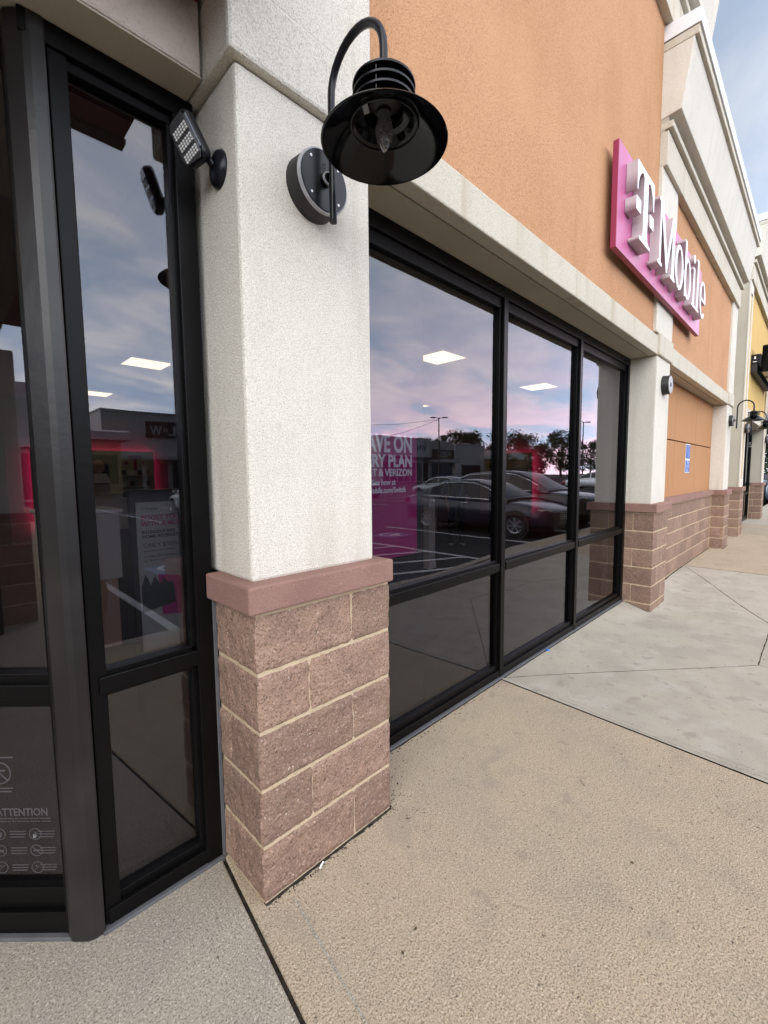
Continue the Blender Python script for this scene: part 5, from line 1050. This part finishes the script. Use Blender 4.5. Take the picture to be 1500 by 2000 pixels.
ts(s8, MB().box(-37, 13.1, YM - 12, YM - 2, -.15, 7.0).build('facade', 'mall_cream', s8)); ts(s8, MB().box(-37, 13.1, YM - 2, YM - 1.9, 0, 3.2).build('window', 'mall_dark', s8)); ts(s8, MB().box(-37, 13.1, YM - 2, YM - 0.8, 3.5, 4.0).build('canopy', 'mall_white', s8))
s9 = thing('link_row', 'plain low shop row between the long sign and the lettered shop', 'building', (51, -62, -0.15))
ts(s9, MB().box(42.2, 59.9, YM - 12, YM - 2, -.15, 6.6).build('facade', 'mall_grey', s9)); ts(s9, MB().box(43, 59, YM - 2, YM - 1.9, 0, 3.2).build('window', 'mall_dark', s9))

# ------------------------------------------------------------------ trees
def make_tree(h, cr, seed, leaf):
    rg = random.Random(seed); t = thing('tree', 'tree', 'tree', (0, 0, 0))
    m = MB(); th = h * .38; m.tube([(0, 0, 0), (0.05, 0.03, th * .5), (0.1, -0.05, th), (0.15, 0.0, h * .7)], [h * .028, h * .022, h * .018, h * .006], 8)
    tips = []
    for k in range(11):
        a = rg.uniform(0, 6.28); z0 = th * rg.uniform(.75, 1.5); l_ = cr * rg.uniform(.5, .95); e_ = Vector((math.cos(a) * l_, math.sin(a) * l_, z0 + h * rg.uniform(.08, .34)))
        m.tube([(0.1, 0, z0), tuple(Vector((0.1, 0, z0)).lerp(e_, .5) + Vector((0, 0, .3))), tuple(e_)], [h * .012, h * .008, h * .003], 5); tips.append(e_)
    m.build('trunk', 'bark', t, smooth=50)
    clumps = []
    for k in range(84):
        a = rg.uniform(0, 6.28); q = rg.random() ** .5; zz = rg.uniform(-1, 1)
        c_ = Vector((math.cos(a) * cr * q * math.sqrt(max(0.05, 1 - zz * zz * .8)), math.sin(a) * cr * q * math.sqrt(max(0.05, 1 - zz * zz * .8)), h * .58 + zz * h * .40)); clumps.append((c_, cr * rg.uniform(.16, .34)))
    vs_ = []; fs_ = []
    for c_, r_ in clumps:
        for i in range(80):
            d = Vector((rg.gauss(0, 1), rg.gauss(0, 1), rg.gauss(0, .75))).normalized() * r_ * rg.random() ** .4; p = c_ + d
            s_ = h * rg.uniform(.012, .026); a = Vector((rg.uniform(-1, 1), rg.uniform(-1, 1), rg.uniform(-.6, .6))).normalized(); b = a.cross(Vector((rg.uniform(-1, 1), rg.uniform(-1, 1), rg.uniform(-1, 1)))).normalized()
            k = len(vs_); vs_ += [tuple(p - a * s_), tuple(p + b * s_ * .6), tuple(p + a * s_), tuple(p - b * s_ * .6)]; fs_.append((k, k + 1, k + 2, k + 3))
    MB().add(vs_, fs_).build('crown', leaf, t)
    return t
tA = make_tree(12.0, 5.4, 1, 'leaf_dark'); tB = make_tree(11.0, 5.8, 2, 'leaf'); tC = make_tree(13.0, 5.0, 3, 'leaf_dark')
spots = [(tA, 120, -84, 1.25, 'broad dark tree mirrored left of centre in the middle window'), (tB, 150, -82, 1.5, 'large green tree mirrored right of centre in the middle window'), (tC, 108, -86, 1.0, 'dark tree rising behind the blank shop block across the lot'),
         (tA, 136, -90, 1.35, 'dark tree behind the green roofed building, second from it'), (tB, 170, -86, 1.55, 'tall tree mirrored at the edge of the second mullion'), (tC, 188, -78, 1.5, 'tree mirrored low in the third window beside the lamp post'),
         (tA, 210, -74, 1.3, 'tree mirrored in the third window beside the white column'), (tB, 100, -56, 0.62, 'small bushy tree in front of the blank shop block'), (tC, 112, -52, 0.7, 'small round tree standing before the green roofed building'),
         (tB, 9.0, -78, 1.12, 'tree crown above the low roof mirrored in the narrow window'), (tA, 2.0, -76, 1.05, 'tree crown mirrored beside the corner post in the narrow window'), (tA, 62, -6, 0.95, 'dark tree far along the walk at the right picture edge'), (tC, 55, 3, 0.95, 'dark tree behind the blue grey crossover'), (tB, 70, 2, 1.1, 'green tree farthest along the walk at the right edge'), (tB, 230, -64, 1.3, 'far tree on the lot edge beyond the other trees')]
used = set()
for (src, x, y, sc, lb) in spots:
    o = src if src.name not in used else copy_tree(src); used.add(src.name)
    o.location = (x, y, -0.15); o.scale = (sc, sc, sc); o.rotation_euler = (0, 0, random.uniform(0, 6)); o['label'] = lb; o['category'] = 'tree'; o['group'] = 'trees round the lot'

# ------------------------------------------------------------------ small things on the walk
def bit(name, mb, mat, label, cat, loc, rz=0): o = mb.build(name, mat, None, smooth=40); o.location = loc; o.rotation_euler = (0, 0, rz); tag(o, label, cat)
bit('bottle_cap', MB().lathe([(0.0005, 0.010), (0.011, 0.010), (0.013, 0.008), (0.014, 0.0), (0.0005, 0.0)], 16, Matrix.Identity(4)), 'cap_blue', 'tiny blue bottle cap by the window sill', 'bottle cap', (2.775, 0.262, 0.0))
bit('paper_scrap', MB().add([(-.014, -.003, 0), (.016, -.002, .003), (.014, .004, .006), (-.015, .003, .002)], [(0, 1, 2, 3)]), 'paper_bit', 'small white paper scrap at the foot of the nearest column', 'paper scrap', (0.222, -0.022, 0.004), 0.4)
bit('twig', MB().tube([(-.022, 0, .002), (0, .002, .003), (.022, -.001, .002)], .0011, 5), 'leaf_bit', 'thin twig lying on the near concrete slab', 'twig', (1.36, -0.552, 0.0), 0.9)
for i, (x, y) in enumerate(((0.296, -0.424), (0.214, -0.443), (0.62, -0.10), (1.75, -0.78), (1.05, -0.85))):
    bit('leaf_scrap', MB().add([(-.008, 0, .001), (0, -.004, .002), (.009, .001, .001), (0, .004, .003)], [(0, 1, 2, 3)]), 'leaf_bit', ('dark leaf scrap on the near slab, lowest in the picture', 'greenish leaf scrap on the near slab beside the dark one', 'dark fleck just right of the nearest column foot', 'dark fleck on the near slab close to the cross joint', 'dark fleck on the near slab at the right')[i], 'leaf scrap', (x, y, 0.001), i * 1.1)
